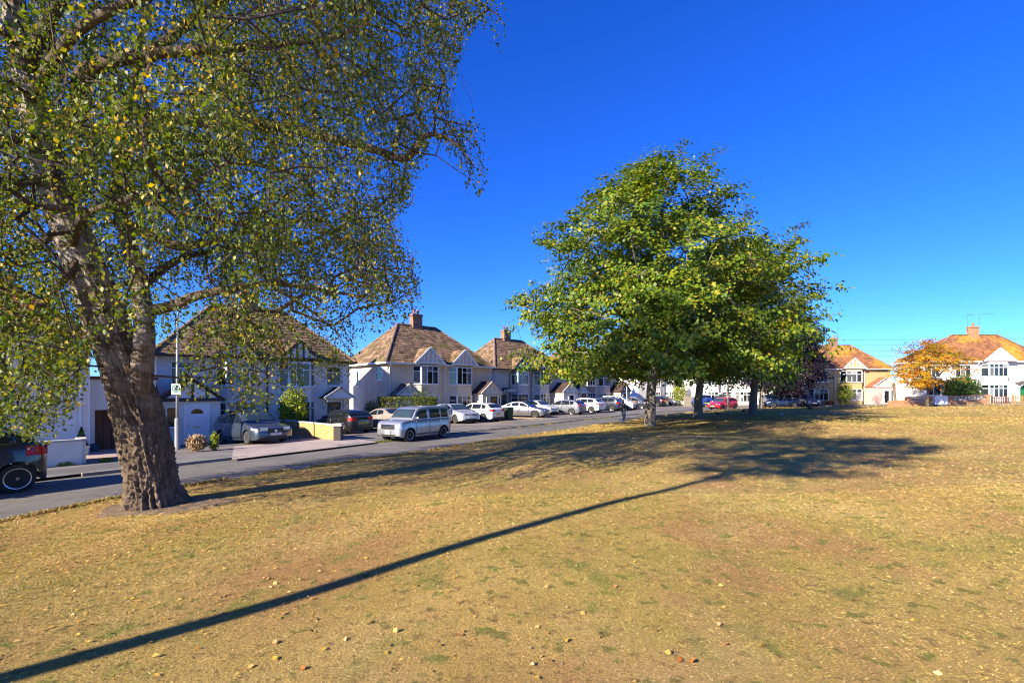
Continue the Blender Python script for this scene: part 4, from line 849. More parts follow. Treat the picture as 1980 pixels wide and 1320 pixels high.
def broadleaf(name, label, base, prof, trunk_r, limbs, ncl, per, leaf, lm, bm, off=(0,0), clump=(.55,.24), seed=1, zlow=None, bias=.5, rough=.36, lean=(0,0), taper=(1.45,1.12,.95,.6,.03), sprays=()):
    """tree with foliage clumps through a crown given as radius against height"""
    global rng; keep_rng = rng; rng = np.random.default_rng(seed); x, y = base; z = lz(x,y)-.05
    T = thing(name, label, 'tree', (x,y,z)); zs = np.array([p[0] for p in prof]); rs = np.array([p[1] for p in prof]); top = zs[-1]; A = []
    # clump centres
    while len(A) < ncl:
        zz = rng.uniform(zs[0], top); r = np.interp(zz, zs, rs); a = rng.uniform(0, 2*math.pi)
        if rng.random() > (r/rs.max())**1.1+.05: continue
        k = 1+rough*1.6*mnoise.noise((math.cos(a)*1.3+seed, math.sin(a)*1.3, zz*.32)); q = r*k*rng.random()**bias
        p = np.array([off[0]+lean[0]*zz/top+q*math.cos(a), off[1]+lean[1]*zz/top+q*math.sin(a), zz])
        if mnoise.noise((p[0]*.36+seed*3, p[1]*.36, p[2]*.5)) < -.16: continue
        if zlow is not None and zz < zlow(p[0], p[1]): continue
        A.append(p)
    for (q0, q1, m_) in sprays:                       # leafy branches standing out of the outline
        for t in np.linspace(0, 1, m_): A.append(np.array(q0)*(1-t)+np.array(q1)*t+rng.normal(0, .32*(1.15-t), 3))
    A = np.array(A); mb = MB(); hf = top*.62
    tpath = catmull([(0,0,-.25),(0,0,0),(lean[0]*.06,.02,top*.12),(lean[0]*.2+.1,-.05,top*.3),(lean[0]*.35,.05,top*.48),(lean[0]*.6+.1,0,hf),(lean[0]*.8,0,top*.86)], 60)
    n = len(tpath); rd = np.interp(np.linspace(0,1,n), [0,.06,.2,.5,1], [trunk_r*k for k in taper[:4]]+[.03])
    bark_tube(mb, tpath, rd, 20, .10, None, 5); init = [([list(q) for q in tpath[14::3]], -1)]
    for i in range(limbs):
        a = 2*math.pi*i/limbs+rng.uniform(-.3,.3); t0 = rng.uniform(.40,.70); p0 = tpath[int(t0*n)]; zz = min(top*.9, p0[2]+rng.uniform(.12,.4)*top); r = np.interp(zz, zs, rs)*rng.uniform(.5,.75)
        e = np.array([off[0]+r*math.cos(a), off[1]+r*math.sin(a), zz]); mid = p0*.5+e*.5+np.array([0,0,-.03*top])*rng.uniform(-.6,1); l = catmull([p0, p0*.75+mid*.25+[0,0,.02*top], mid, e], 24)
        bark_tube(mb, l, np.linspace(trunk_r*rng.uniform(.32,.5), .035, len(l)), 8, .08); init.append(([list(q) for q in l[2::3]], -1))
    mb.build('trunk', bm, T, True); B, par, c, n0 = grow(init, A, .7, .07); b2 = MB(); branch_mesh(b2, B, par, c, n0, .012, .45, .11, 5); bo = b2.build('branches', bm, T); bo['kind'] = 'stuff'
    K = rng.integers(int(per*.6), int(per*1.4), len(A)); C = np.repeat(A, K, 0); m = len(C); sz = np.repeat(rng.uniform(.7,1.3,len(A)), K)[:,None]
    ctr = np.array([off[0]+lean[0]*.5, off[1]+lean[1]*.5, top*.42]); ta_ = unit(unit(A-ctr)*[1,1,.55]+rng.normal(0,.42,A.shape)+[0,0,.05]); TA = np.repeat(ta_, K, 0); tt = rng.random(m)[:,None]**.8
    P = C+TA*(tt-.4)*clump[0]*2.6*sz-np.array([0,0,1])*(tt*tt)*clump[0]*.55*sz+rng.normal(0,1,(m,3))*[clump[0],clump[0],clump[1]]*sz*.40; ctr = np.array([off[0]+lean[0]*.5, off[1]+lean[1]*.5, top*.45]); out = unit(P-ctr)
    nr = unit(out*.6+TA*.35+[0,0,.6]+np.repeat(rng.normal(0,.35,A.shape),K,0)+rng.normal(0,.38,(m,3))); ax = unit(np.cross(nr, rng.normal(0,1,(m,3)))+out*.35+[0,0,-.35]); s_ = rng.uniform(.65,1.25,m)*leaf
    leaves_obj('crown', P, ax, nr, s_, s_*.95, lm, T, .18); rng = keep_rng; return T
mx1 = from_px(1257, 823, up=LAWN_UP); mx2 = from_px(1350, 809, up=LAWN_UP); mx3 = from_px(1456, 800.5, up=LAWN_UP)
G_M = 'maples along the green'
broadleaf('maple_tree', 'largest and nearest of the three green maples on the lawn', mx1[:2], [(2.2,5.2),(3.0,7.4),(5.2,7.8),(8.0,7.5),(10.5,6.3),(12.8,4.6),(14.4,3.0),(15.4,1.5),(16.2,.4)], .36, 11, 1450, 62, .185, M_MLEAF, M_MAPLEB, (-.6,0), (.62,.26), 11, lambda x, y: 3.4+max(0, 1.4-.25*math.hypot(x,y)), lean=(1.0,0), sprays=[((1.0,0,14),(1.9,.3,16.9),9),((2.2,.4,13.2),(3.6,0,16.4),10),((2.5,-.5,12.2),(4.8,-.4,14.3),9),((-1.8,0,11.8),(-3.6,.2,14.1),8),((-4,-.4,9.6),(-6.5,-.3,11.3),9),((-5.5,.4,7.4),(-8.0,.2,8.0),8),((.2,-1,13.5),(.3,-1,16.2),7),((-5.5,-1,4.0),(-7.6,-1.2,4.6),8)])
broadleaf('maple_tree', 'middle of the three green maples on the lawn, thick bare trunk', mx2[:2], [(2.4,4.5),(3.4,6.4),(6,6.3),(9,5.3),(11,3.9),(12.6,2.3),(13.8,.7)], .36, 9, 950, 58, .19, M_MLEAF, M_MAPLEB, (-.6,0), (.66,.28), 23, lambda x, y: 3.1+max(0, 1.2-.25*math.hypot(x,y)), lean=(.8,0), sprays=[((2,0,12.6),(3.8,0,15.9),9),((3.4,0,10),(5.2,.3,12.6),8)])
broadleaf('maple_tree', 'farthest and rightmost of the three green maples on the lawn', mx3[:2], [(2.4,2.6),(3.4,3.4),(6,3.9),(8.5,3.7),(10.5,3.0),(12.5,2.2),(14.0,1.0),(15.0,.3)], .38, 9, 640, 60, .20, M_MLEAF, M_MAPLEB, (-.8,0), (.6,.28), 37, lambda x, y: 3.0+max(0, 1.2-.25*math.hypot(x,y)), lean=(1.3,0), sprays=[((1.4,0,12.0),(4.0,0,16.3),12),((.8,.2,12.5),(1.9,.2,14.9),7),((2.6,0,9.0),(4.9,.2,10.5),9),((2.8,.3,6.6),(4.2,.3,7.7),7)])
broadleaf('purple_tree', 'dark purple leaved tree behind the maples', (30.6,57.2), [(2.6,2.0),(3.6,3.3),(5.5,3.8),(8,3.5),(10,2.6),(11.4,1.0)], .25, 7, 560, 62, .28, M_PLEAF, M_MAPLEB, (2.9,1.0), (.85,.4), 41, bias=.4, lean=(1.0,0))
rw = from_px(1793, 783.5, up=LAWN_UP)
broadleaf('rowan_tree', 'small orange leaved autumn tree on the far edge of the lawn', (43.75,49.0), [(2.3,1.4),(2.8,2.7),(3.8,3.3),(5.0,3.2),(6.1,2.3),(6.9,.8)], .17, 9, 400, 34, .14, M_OLEAF, barkmat('rowan_bark', (0.13,0.095,0.07), (0.08,0.06,0.045), (0.16,0.13,0.10)), (-.3,0), (.42,.2), 53, bias=.5, rough=.35)
# the tree behind the photographer whose long shadow crosses the lawn
broadleaf('tall_birch_tree', 'slim tall tree left of the camera, seen only by its long shadow on the lawn', (-7.73,-1.04), [(8.4,.8),(9.6,2.1),(11.3,2.8),(13.4,2.4),(15.2,.6)], .13, 0, 420, 44, .12, M_BLEAF, M_BIRCHT, (0,0), (.4,.3), 61, taper=(1.1,1.0,.95,.8,.03))

def shrub(name, label, loc, dim, n, leaf, lm, shape='ball', cat='shrub', stem=None, seed=3, upr=0.0, group=None, rz=0.0):
    """leafy bush: leaves spread over an uneven shell with short stems inside"""
    r_ = np.random.default_rng(seed); T = thing(name, label, cat, (loc[0],loc[1],loc[2]), rz, group); d = unit(r_.normal(0,1,(n,3)))
    if shape == 'box':
        q = r_.uniform(-1,1,(n,3)); f = r_.integers(0,3,n); sg = r_.choice([-1,1],n); q[np.arange(n),f] = sg*(1-.16*r_.random(n)**2); q = q+.05*r_.normal(0,1,(n,3)); d = unit(q)
    elif shape == 'cone':
        h = r_.random(n)**1.5; a = r_.uniform(0,6.283,n); rr_ = (1-h)*(.8+.2*r_.random(n)); q = np.stack([rr_*np.cos(a), rr_*np.sin(a), h*2-1],1)
    else:
        k = np.array([1+.28*mnoise.noise((v[0]*2.2+seed,v[1]*2.2,v[2]*2.2)) for v in d]); q = d*(k*(r_.random(n)**.28))[:,None]
    P = (q*.5+[0,0,.5])*np.array(dim); nr = unit(d+r_.normal(0,.6,(n,3))+[0,0,.3]); ax = unit(np.cross(nr, r_.normal(0,1,(n,3)))+[0,0,upr]); s_ = r_.uniform(.6,1.3,n)*leaf
    leaves_obj('foliage', P, ax, nr, s_, s_*(.8 if upr < 1 else .3), lm, T)
    mb = MB()
    for i in range(9):
        a = r_.uniform(0,6.283); e = np.array([math.cos(a)*dim[0]*.33*r_.random(), math.sin(a)*dim[1]*.33*r_.random(), dim[2]*r_.uniform(.5,.85)]); mb.tube([e*[.25,.25,0]-[0,0,.05], e*[.6,.6,.5], e], [.022,.016,.006], 5)
    mb.build('stems', M_BIRCHT, T); return T
# ---------------------------------------------------------------- the houses
M_DOORW = pm('white_door', (0.78,0.78,0.8), 0.35, (0.74,0.74,0.76), 4); M_DOORD = pm('dark_door', (0.03,0.03,0.032), 0.4); M_DOORR = pm('red_door', (0.55,0.06,0.03), 0.4, (0.5,0.05,0.025), 4); M_DOORG = pm('green_door', (0.02,0.16,0.05), 0.4); M_DOORM = pm('maroon_door', (0.16,0.025,0.018), 0.4)
def nv(*v): v = Vector(v); return tuple(v/v.length)
U1 = nv(.742,.67); U2 = nv(.725,.69); U3 = nv(.745,.667); U4 = nv(.75,.66); U5 = nv(.87,.49)
BW = lambda a, b, z0, z1, c=2, t=.3: dict(p0=(a,0), p1=(b,0), z0=z0, z1=z1, cols=c, transom=t)
house('semi_detached_house', 'white rendered house at the left edge behind the black car', (-25.2,12.06), nv(.68,.73), -.24, dict(wall='white', roof='red', gable='black', bays=[(2.4,4.6),(6.0,8.2)], pipes=[10.3], pipe=M_WHITE, windows=[BW(8.6,9.7,3.2,4.4)], ridge=(3.4,7.2), rise=3.4))
house('semi_detached_house', 'white house with black timbered gables behind the leaning birch', (-19.05,24.95), U1, -.36, dict(wall='white', roof='brown', gable='black', trim=M_BLACK, bays=[(2.75,4.75),(6.1,8.2)], He=4.75, pipes=[5.4], pipe=M_BLACK, gh=1.15, mixed=[1,0,1],
  windows=[BW(.6,1.7,3.15,4.4,2), BW(9.0,10.0,3.1,4.4,1)], porches=[dict(type='gable', x0=0, x1=2.45, dp=2.8, ze=2.3, h=1.05, roof='red', door=dict(x=.95, w=.95, mat=M_DOORW, glass='fan'), windows=[dict(p0=(.12,-2.8), p1=(.72,-2.8), z0=.95, z1=2.0, cols=1, transom=0)]),
   dict(type='canopy', x0=8.7, x1=10.3, dp=1.1, ze=2.35, h=.62, gable='plain', door=dict(x=9.05, mat=M_DOORD, glass='full'))]))
house('semi_detached_house', 'cream roughcast house with white boarded gables behind the clipped hedge', (-9.64,36.0), U2, -.08, dict(wall='cream', roof='moss', gable='white', bays=[(2.3,4.75),(5.85,8.3)], He=4.72, ridge=(3.0,7.0), rise=3.65, chimneys=[4.9], pipes=[5.3,.12,10.4], mixed=[0,1,1],
  windows=[dict(p0=(0,1.75),p1=(0,.7),z0=3.35,z1=4.4,cols=1,transom=.35), dict(p0=(0,5.3),p1=(0,4.8),z0=2.9,z1=4.2,cols=1,transom=0)],
  porches=[dict(type='gable', x0=8.35, x1=10.55, dp=1.5, ze=2.3, h=1.0, door=dict(x=9.2, w=.85, mat=M_DOORD, glass='full'), windows=[dict(p0=(8.75,-1.5),p1=(9.05,-1.5),z0=.5,z1=2.0,cols=1,transom=0), dict(p0=(10.15,-1.5),p1=(10.42,-1.5),z0=.5,z1=2.0,cols=1,transom=0)]), dict(type='gable', x0=.25, x1=2.1, dp=1.3, ze=2.2, h=.8, roof='brown', door=dict(x=.7, mat=M_DOORW))]))
house('semi_detached_house', 'pale grey house with a black timbered gable left of the nearest maple', (-1.7,47.0), U3, .02, dict(wall='grey', roof='moss', gable='black', trim=M_BLACK, bays=[(2.2,4.5),(5.5,7.7)], He=4.66, ridge=(3.0,7.2), pipes=[1.9,5.0], chimneys=[4.7], aerials=[(.3,1.5,.5),(-.45,1.0,-.7)], mixed=[0,1,1],
  porches=[dict(type='gable', x0=8.1, x1=10.4, dp=2.0, ze=2.3, h=1.0, gable='white', door=dict(x=8.9, mat=M_DOORW, glass='full')), dict(type='canopy', x0=.3, x1=1.9, dp=1.2, ze=2.4, h=.25, gable='plain', door=dict(x=.6, mat=M_DOORD))]))
house('semi_detached_house', 'house with brown roughcast bays behind the nearest maple', (7.0,58.0), U4, .05, dict(wall='cream', roof='brown', gable='brown', bays=[(2.6,5.0),(6.0,8.2)], He=4.7, baymat=[M_WALL['tan'], M_WALL['cream']], pipes=[2.3], porches=[dict(type='gable', x0=.1, x1=2.1, dp=1.5, ze=2.2, h=1.3, gable='plain', panel=M_WALL['grey'], door=dict(x=.7, mat=M_DOORM)), dict(type='gable', x0=8.4, x1=10.6, dp=1.8, ze=2.3, h=1.2, roof='dark', gable='brown', door=dict(x=9, mat=M_DOORD))]))
house('semi_detached_house', 'white house with a grey flank glimpsed between the first two maple trunks', (19.8,73.0), U5, .12, dict(wall='white', roof='pinkred', gable='black', bays=[(2.3,4.7),(5.8,8.2)], pipes=[5.2], porches=[dict(type='gable', x0=8.4, x1=10.9, dp=2.6, ze=2.4, h=1.2, gable='plain', roof='brown', panel=M_WALL['white'], door=dict(x=9.4, mat=M_DOORW, glass='full'))]))
house('semi_detached_house', 'sunlit white house behind the red car and the maples', (27.6,70.0), (1,0), .2, dict(L=9.6, wall='white', roof='pinkred', gable='plain', bays=[(1.2,3.6),(6.0,8.4)], pipes=[4.8], ridge=(3,6.6), windows=[BW(4.0,5.4,.9,2.1), BW(4.0,5.4,3.1,4.4)]))
house('semi_detached_house', 'buff house with orange lichen on its roof and a pink porch', (39.2,62.5), (1,0), .55, dict(L=11.6, wall='buff', roof='lichen', gable=('brown','white'), bays=[(.6,3.3),(4.9,7.8)], gables=[(.75,3.15),(4.85,7.85)], gh=1.35, cols=3, He=4.85, ridge=(4.1,9.0), rise=3.5, chimneys=[6.5], pots=(.1,), aerials=[(.6,1.9,.9),(-.6,1.6,.5)], pipes=[4.1,8.05],
  porches=[dict(type='gable', x0=8.3, x1=11.4, dp=1.5, ze=2.45, h=1.15, wall='pink', roof='red', gable='white', panel=M_WALL['pink'], door=dict(x=9.45, w=.85, mat=M_DOORW, glass='full'), windows=[dict(p0=(10.4,-1.5),p1=(10.8,-1.5),z0=.15,z1=2.05,cols=1,transom=0)]), dict(type='gable', x0=-2.3, x1=-.05, dp=1.2, ze=2.2, h=.9, wall='tan', roof='pinkred', gable='plain', door=dict(x=-1.9, w=1.0, mat=M_DOORR, frame=M_DOORR))]))
house('semi_detached_house', 'white house at the right edge with orange lichen roof and plain white gable', (48.3,54.5), (1,0), 1.05, dict(L=14.4, D=4.0, wall='white', roof='lichen', gable='plain', bays=[(6.6,9.6)], gables=[(6.4,10.0)], gh=1.5, cols=4, ridge=(5.0,10.6), rise=3.3, chimneys=[7.6], pots=(.0,), chim=M_BRICKO, aerials=[(.75,2.0,1.9),(-.7,1.9,.8)], pipes=[6.1],
  windows=[BW(.2,1.9,.85,2.2,2,0), BW(.3,1.8,3.0,4.4,3), BW(3.6,5.4,3.0,4.4,3)], porches=[dict(type='canopy', x0=2.1, x1=5.1, dp=1.2, ze=2.5, h=.35, gable='plain', roof='pinkred', door=dict(x=3.0, w=1.3, mat=M_DOORM, frame=M_DOORM, glass='full')), dict(type='canopy', x0=10.7, x1=12.6, dp=1.0, ze=2.35, h=.2, gable='plain', roof='dark', door=dict(x=11.15, mat=M_DOORG))]))

# red tiled lean-to beside the porch of the timbered house
H1 = [o for o in COL.objects if o.get('label', '').startswith('white house with black timbered')][0]
mb = MB(); mb.box(-1.35,-2.1,-1.0,-.05,-.003,2.15); lt = mb.build('lean_to', M_WALL['lilac'], H1)
mb = MB(); q = [Vector(v) for v in ((-1.5,-2.3,2.12),(-.03,-2.3,2.12),(-.03,-.02,3.35),(-1.5,-.02,3.35))]; mb.prism(q, (0,0,-.1)); tiles(mb, *q, .25, .2, .03); mb.build('lean_to_roof', M_ROOF['red'], lt)

def garage(name, label, P, u, z0, w, d, h, mats, header=1.2, door=None):
    T = thing(name, label, 'garage', (P[0],P[1],z0), math.atan2(u[1],u[0])); mb = MB(); mb.box(0,0,-.6,.16,d,h); mb.box(w-.16,0,-.6,w,d,h); mb.box(.16,d-.16,-.6,w-.16,d,h); mb.build('wall', mats[0], T)
    mb = MB(); mb.box(-.1,-.12,h+.003,w+.1,d+.1,h+.14); mb.build('roof', mats[1], T)
    mb = MB(); mb.box(.163,.0,h-header,w-.163,.14,h-.003); mb.build('header', mats[0], T)
    mb = MB(); k = max(3, int(w/.3))
    dr = thing_part('door', T)
    for i in range(k):
        b = MB(); b.box(.17+(w-.34)*i/k,.55 if door is None else .05,-.5,.165+(w-.34)*(i+.96)/k,.6 if door is None else .1,h-header+.2 if door is None else h-header-.003); b.build('plank', door or M_WOODB, dr)
    return T
def thing_part(name, parent): o = bpy.data.objects.new(name, None); COL.objects.link(o); o.parent = parent; return o
garage('side_garage', 'narrow garage with dark doors under a white wall, left of the birch trunk', (-18.5,20.4), U1, -.28, 2.3, 3.4, 3.2, (M_WALL['white'], M_WOODB), 1.35)
garage('flat_roof_garage', 'small white flat roofed garage behind the rightmost maple', (37.4,66.5), (1,0), .35, 2.7, 5, 2.5, (M_WALL['white'], M_WOODG), .6, M_UPVC)

# ---------------------------------------------------------------- walls, fences, posts
def brick_wall(name, label, p0, p1, courses, top, bm, mortar, cope, bl=.225, bh=.075, th=.215):
    p0, p1 = Vector((*p0,0)), Vector((*p1,0)); Lw = (p1-p0).length; a = math.atan2(p1.y-p0.y, p1.x-p0.x); T = thing(name, label, 'wall', (p0.x,p0.y,top-courses*bh), a)
    H = courses*bh; mb = MB(); mb.box(0,.012,-1.2,Lw,th-.012,H-.002); mb.build('core', mortar, T)
    b = MB(); b.box(.006,0,.006,bl-.006,th,bh-.006); me = b.mesh('brick', bm); b = MB(); b.box(.006,0,.006,bl/2-.006,th,bh-.006); mh = b.mesh('brick', bm)
    for c in range(courses):
        x = 0.0
        if c % 2: link('brick', mh, T, (0, random.uniform(-.003,.003), c*bh)); x = bl/2
        while x+bl <= Lw+.01:
            o = link('brick', me, T, (x, random.uniform(-.003,.003), c*bh)); x += bl
    mb = MB(); mb.box(-.03,-.03,H+.002,Lw+.03,th+.03,H+.06); mb.build('coping', cope, T); return T
M_YB = pm('yellow_brick', (0.52,0.31,0.10), 0.9, (0.42,0.24,0.075), 1.7, 6, 0.4, 60); 
nt_ = M_YB.node_tree; oi = nt_.nodes.new('ShaderNodeObjectInfo'); hh_ = nt_.nodes.new('ShaderNodeHueSaturation'); mr_ = nt_.nodes.new('ShaderNodeMapRange'); mr_.inputs[3].default_value = .78; mr_.inputs[4].default_value = 1.22
lk = [l for l in nt_.links if l.to_socket.name == 'Base Color'][0]; src_ = lk.from_socket; nt_.links.new(oi.outputs['Random'], mr_.inputs[0]); nt_.links.new(mr_.outputs[0], hh_.inputs['Value']); nt_.links.new(src_, hh_.inputs['Color']); nt_.links.new(hh_.outputs[0], nt_.nodes['Principled BSDF'].inputs['Base Color'])
M_MORT = pm('mortar', (0.50,0.44,0.36), 0.95); M_COPE = pm('stone_coping', (0.50,0.47,0.42), 0.9, (0.4,0.37,0.33), 4)
brick_wall('brick_wall', 'low yellow brick wall between the grey estate car and the black hatchback', (-13.1,26.5), (-8.5,22.5), 10, .72, M_YB, M_MORT, M_COPE)
def simple_wall(name, label, pts, h, th, mat, cap=None, z=None):
    T = thing(name, label, 'wall', (pts[0][0],pts[0][1],gz(*pts[0])))
    for (x0,y0), (x1,y1) in zip(pts[:-1], pts[1:]):
        a = Vector((x0-pts[0][0], y0-pts[0][1], 0)); b = Vector((x1-pts[0][0], y1-pts[0][1], 0)); n = Vector((-(b-a).y,(b-a).x,0)).normalized()*th/2; dz = gz(x1,y1)-gz(x0,y0)
        lo, hi = Vector((0,0,-.5)), Vector((0,0,h)); up1 = Vector((0,0,dz)); mb = MB()
        mb.add([a-n+lo,b-n+lo+up1,b+n+lo+up1,a+n+lo,a-n+hi,b-n+hi+up1,b+n+hi+up1,a+n+hi], [(3,2,1,0),(4,5,6,7),(0,1,5,4),(1,2,6,5),(2,3,7,6),(3,0,4,7)]); mb.build('wall_panel', mat, T)
        if cap: mb = MB(); mb.bar(a+hi+Vector((0,0,.03)), b+hi+up1+Vector((0,0,.03)), th+.06, .06); mb.build('coping', cap, T)
    return T
simple_wall('garden_wall', 'low white rendered garden wall behind the black car', [(-16.6,12.1),(-14.05,15.2),(-15.4,16.6)], .82, .2, M_WALL['white'], M_COPE)
# brick garden wall in front of the white house, with panels of pierced blocks
def right_wall():
    X0, Y0 = 41.8, 51.6; T = thing('front_garden_wall', 'orange brick garden wall with pale pierced block panels before the white house', 'wall', (X0,Y0,gz(X0,Y0)))
    segs = [(0,1.9,.75,0),(1.9,4.9,1.0,1),(6.6,11.2,1.0,1)]
    for a, b, h, pan in segs:
        za, zb = gz(X0+a,Y0)-gz(X0,Y0), gz(X0+b,Y0)-gz(X0,Y0); mb = MB(); hh = h*(.55 if pan else 1)
        def slab(u0, u1, l0, l1, o): 
            f = lambda u: za+(zb-za)*(u-a)/(b-a); mb.add([(u0,o,f(u0)+l0),(u1,o,f(u1)+l0),(u1,.22-o,f(u1)+l0),(u0,.22-o,f(u0)+l0),(u0,o,f(u0)+l1),(u1,o,f(u1)+l1),(u1,.22-o,f(u1)+l1),(u0,.22-o,f(u0)+l1)], [(3,2,1,0),(4,5,6,7),(0,1,5,4),(1,2,6,5),(2,3,7,6),(3,0,4,7)])
        slab(a,b,-.5,hh,0)
        if pan: slab(a,a+.5,hh+.003,h,.002); slab(b-.5,b,hh+.003,h,.002); slab(a,b,h+.003,h+.08,-.02)
        mb.build('wall_panel', M_BRICKO, T)
        if pan:
            n = int((b-a-1.04)/.33)
            for i in range(n):
                x = a+.52+(b-a-1.04)*(i+.5)/n; z = za+(zb-za)*(x-a)/(b-a)+hh+(h-hh)/2; w = (b-a-1.04)/n*.48; q = (h-hh)/2-.012; m = MB(); m.box(x-w,.06,z-q,x+w,.16,z-q+.05); m.box(x-w,.06,z+q-.05,x+w,.16,z+q); m.box(x-w,.06,z-q+.052,x-w+.04,.16,z+q-.052); m.box(x+w-.04,.06,z-q+.052,x+w,.16,z+q-.052)
                m.lathe([(.12,.05),(.12,.17),(.085,.17),(.085,.05)], 12, (x,0,z), 'y'); m.build('screen_block', M_COPE, T)
right_wall()
wz = gz(47.6,51.5); T = thing('white_gate', 'plain white boarded gate in the orange brick wall', 'gate', (46.75,51.55,wz)); 
for i in range(6): b = MB(); b.box(.06+.25*i,0,.14,.06+.25*i+.24,.05,1.12); b.build('board', M_WHITE, T)
b = MB(); b.box(.05,.055,.3,1.58,.09,.4); b.box(.05,.055,.85,1.58,.09,.95); b.build('rail', M_WHITE, T)
def picket(name, label, x0, x1, y, mat, h=.85):
    T = thing(name, label, 'fence', (x0,y,gz(x0,y))); n = int((x1-x0)/.2); z = lambda x: gz(x0+x,y)-gz(x0,y)
    for i in range(n): b = MB(); x = i*.2; b.box(x,0,z(x)+.05,x+.09,.025,z(x)+h+random.uniform(-.01,.01)); b.build('picket', mat, T)
    for zz in (.25,.65): b = MB(); b.bar((0,.05,z(0)+zz),(x1-x0,.05,z(x1-x0)+zz),.05,.07); b.build('rail', mat, T)
    for x in np.arange(0,x1-x0+.1,1.6): b = MB(); b.box(x,.08,z(x)-.3,x+.1,.18,z(x)+h+.1); b.build('post', mat, T)
picket('picket_fence', 'brown picket fence right of the bush by the white house', 53.15, 55.2, 51.5, M_WOODB)
picket('picket_gate_fence', 'bright orange timber fence at the right picture edge', 55.35, 57.6, 51.4, M_WOODO, .95)
def fence(name, label, p0, p1, h, mat, n):
    a = math.atan2(p1[1]-p0[1], p1[0]-p0[0]); L_ = math.hypot(p1[0]-p0[0], p1[1]-p0[1]); T = thing(name, label, 'fence', (p0[0],p0[1],gz(*p0)), a)
    for i in range(n): b = MB(); b.box(L_*i/n,0,.02,L_*(i+.97)/n,.03,h+random.uniform(-.01,.01)); b.build('board', mat, T)
    for x in (0, L_-.1): b = MB(); b.box(x,.032,-.3,x+.1,.12,h+.05); b.build('post', mat, T)
fence('fence_panel', 'reddish brown timber fence panel beside the white lamp post', (14.35,57.4), (15.25,57.0), 1.15, M_WOODB, 7)
fence('board_fence', 'pale grey board fence beside the second maple trunk', (25.0,67.6), (27.5,67.9), 1.5, M_WOODG, 14)
def gate_pier(name, label, x, y, h, mat, cap):
    T = thing(name, label, 'post', (x,y,gz(x,y)+.05)); b = MB(); b.box(-.17,-.17,-.2,.17,.17,h); b.build('shaft', mat, T); b = MB(); b.box(-.23,-.23,h+.002,.23,.23,h+.07); b.prism([(-.2,-.2,h+.072),(.2,-.2,h+.072),(.2,.2,h+.072),(-.2,.2,h+.072)], (0,0,.05)); b.build('cap', cap, T)
gate_pier('gate_pier', 'dark end pier of the yellow brick wall by the black hatchback', -8.33, 22.32, .72, pm('dark_pier', (0.06,0.05,0.05), .9), M_COPE)
gate_pier('gate_pier', 'short brown gate pier between the white hatchback and the grey saloon', -.72, 37.0, .8, M_WOODB, M_COPE)

def lamp_post(name, label, x, y, h, mat, arm=(0.5,-.3), sign=False, r=.075):
    T = thing(name, label, 'lamp post', (x,y,gz(x,y)+.07)); m = MB(); m.lathe([(r*1.35,-.2),(r*1.35,1.3),(r*1.2,1.36)], 14); m.build('base', mat, T)
    m = MB(); m.tube([(0,0,1.3),(0,0,h*.6),(0,0,h)], [r*.8,r*.7,r*.55], 12); m.tube([(0,0,h-.05),(arm[0]*.3,arm[1]*.3,h+.28),(arm[0],arm[1],h+.36)], r*.42, 8); m.build('column', mat, T, True)
    m = MB(); d = Vector((arm[0],arm[1],0)).normalized(); c = Vector((arm[0],arm[1],h+.36))+d*.25; m.obox(c, d*.3, Vector((-d.y,d.x,0))*.11, Vector((0,0,.05))); m.build('lantern', M_GREYM, T)
    if sign:
        a = Vector((.10,-.995,0)).normalized(); s_ = Vector((-a.y,a.x,0)); m = MB(); c = a*(r*.8+.03)+Vector((0,0,sign)); m.obox(c, s_*.19, a*.008, Vector((0,0,.235))); sg = m.build('sign', pm('sign_plate', (0.5,0.52,0.5), .5, (0.42,0.44,0.42), 5), T)
        m = MB(); cc = c+a*.011; k = 28
        for (ra, rb) in ((.165,.125),): m.add([cc+s_*math.cos(6.2832*i/k)*q+Vector((0,0,.02+math.sin(6.2832*i/k)*q)) for q in (ra,rb) for i in range(k)], [(i,(i+1)%k,k+(i+1)%k,k+i) for i in range(k)])
        m.build('ring', pm('sign_green', (0.02,0.22,0.12), .5), sg); m = MB(); cc = c+a*.012
        for dx, hh in ((-.045,.06),(.0,.085),(.045,.06)): m.obox(cc+s_*dx+Vector((0,0,.0)), s_*.018, a*.002, Vector((0,0,hh))); m.obox(cc+s_*dx+Vector((0,0,hh+.02)), s_*.014, a*.002, Vector((0,0,.014)))
        m.build('figures', pm('sign_dark', (0.03,0.05,0.06), .5), sg)
lp = from_px(343, 872); lamp_post('lamp_post', 'tall grey lamp post with a square sign in front of the white porch', lp[0], lp[1], 5.7, M_GREYM, (.5,-.4), 2.62)
lamp_post('lamp_post', 'white lamp post beside the reddish fence panel', 13.95, 56.6, 5.2, M_WHITE, (-.5,-.2))
lamp_post('lamp_post', 'thin grey lamp post right of the dark blue car', 34.9, 58.0, 5.2, M_GREYM, (.1,-.5), r=.07)
def pole(name, label, x, y, h, r, mat):
    T = thing(name, label, 'pole', (x,y,gz(x,y)-.2)); m = MB(); m.tube([(0,0,0),(.01,0,h*.5),(0,0,h)], [r,r*.85,r*.7], 12); m.build('shaft', mat, T, True); m = MB(); m.box(-.7,-.05,h-.5,.7,.05,h-.38); m.build('crossarm', mat, T); return T
M_POLE = pm('pale_pole_wood', (0.46,0.38,0.30), .9, (0.33,0.27,0.21), 5, stretch=(2,2,.2))
pole('telegraph_pole', 'pale wooden pole on the lawn edge just left of the rightmost maple', 23.75, 51.2, 7.5, .13, M_POLE)
pole('telegraph_pole', 'distant wooden pole behind the maples carrying the wires', 37.0, 84.0, 12.4, .14, M_POLE)
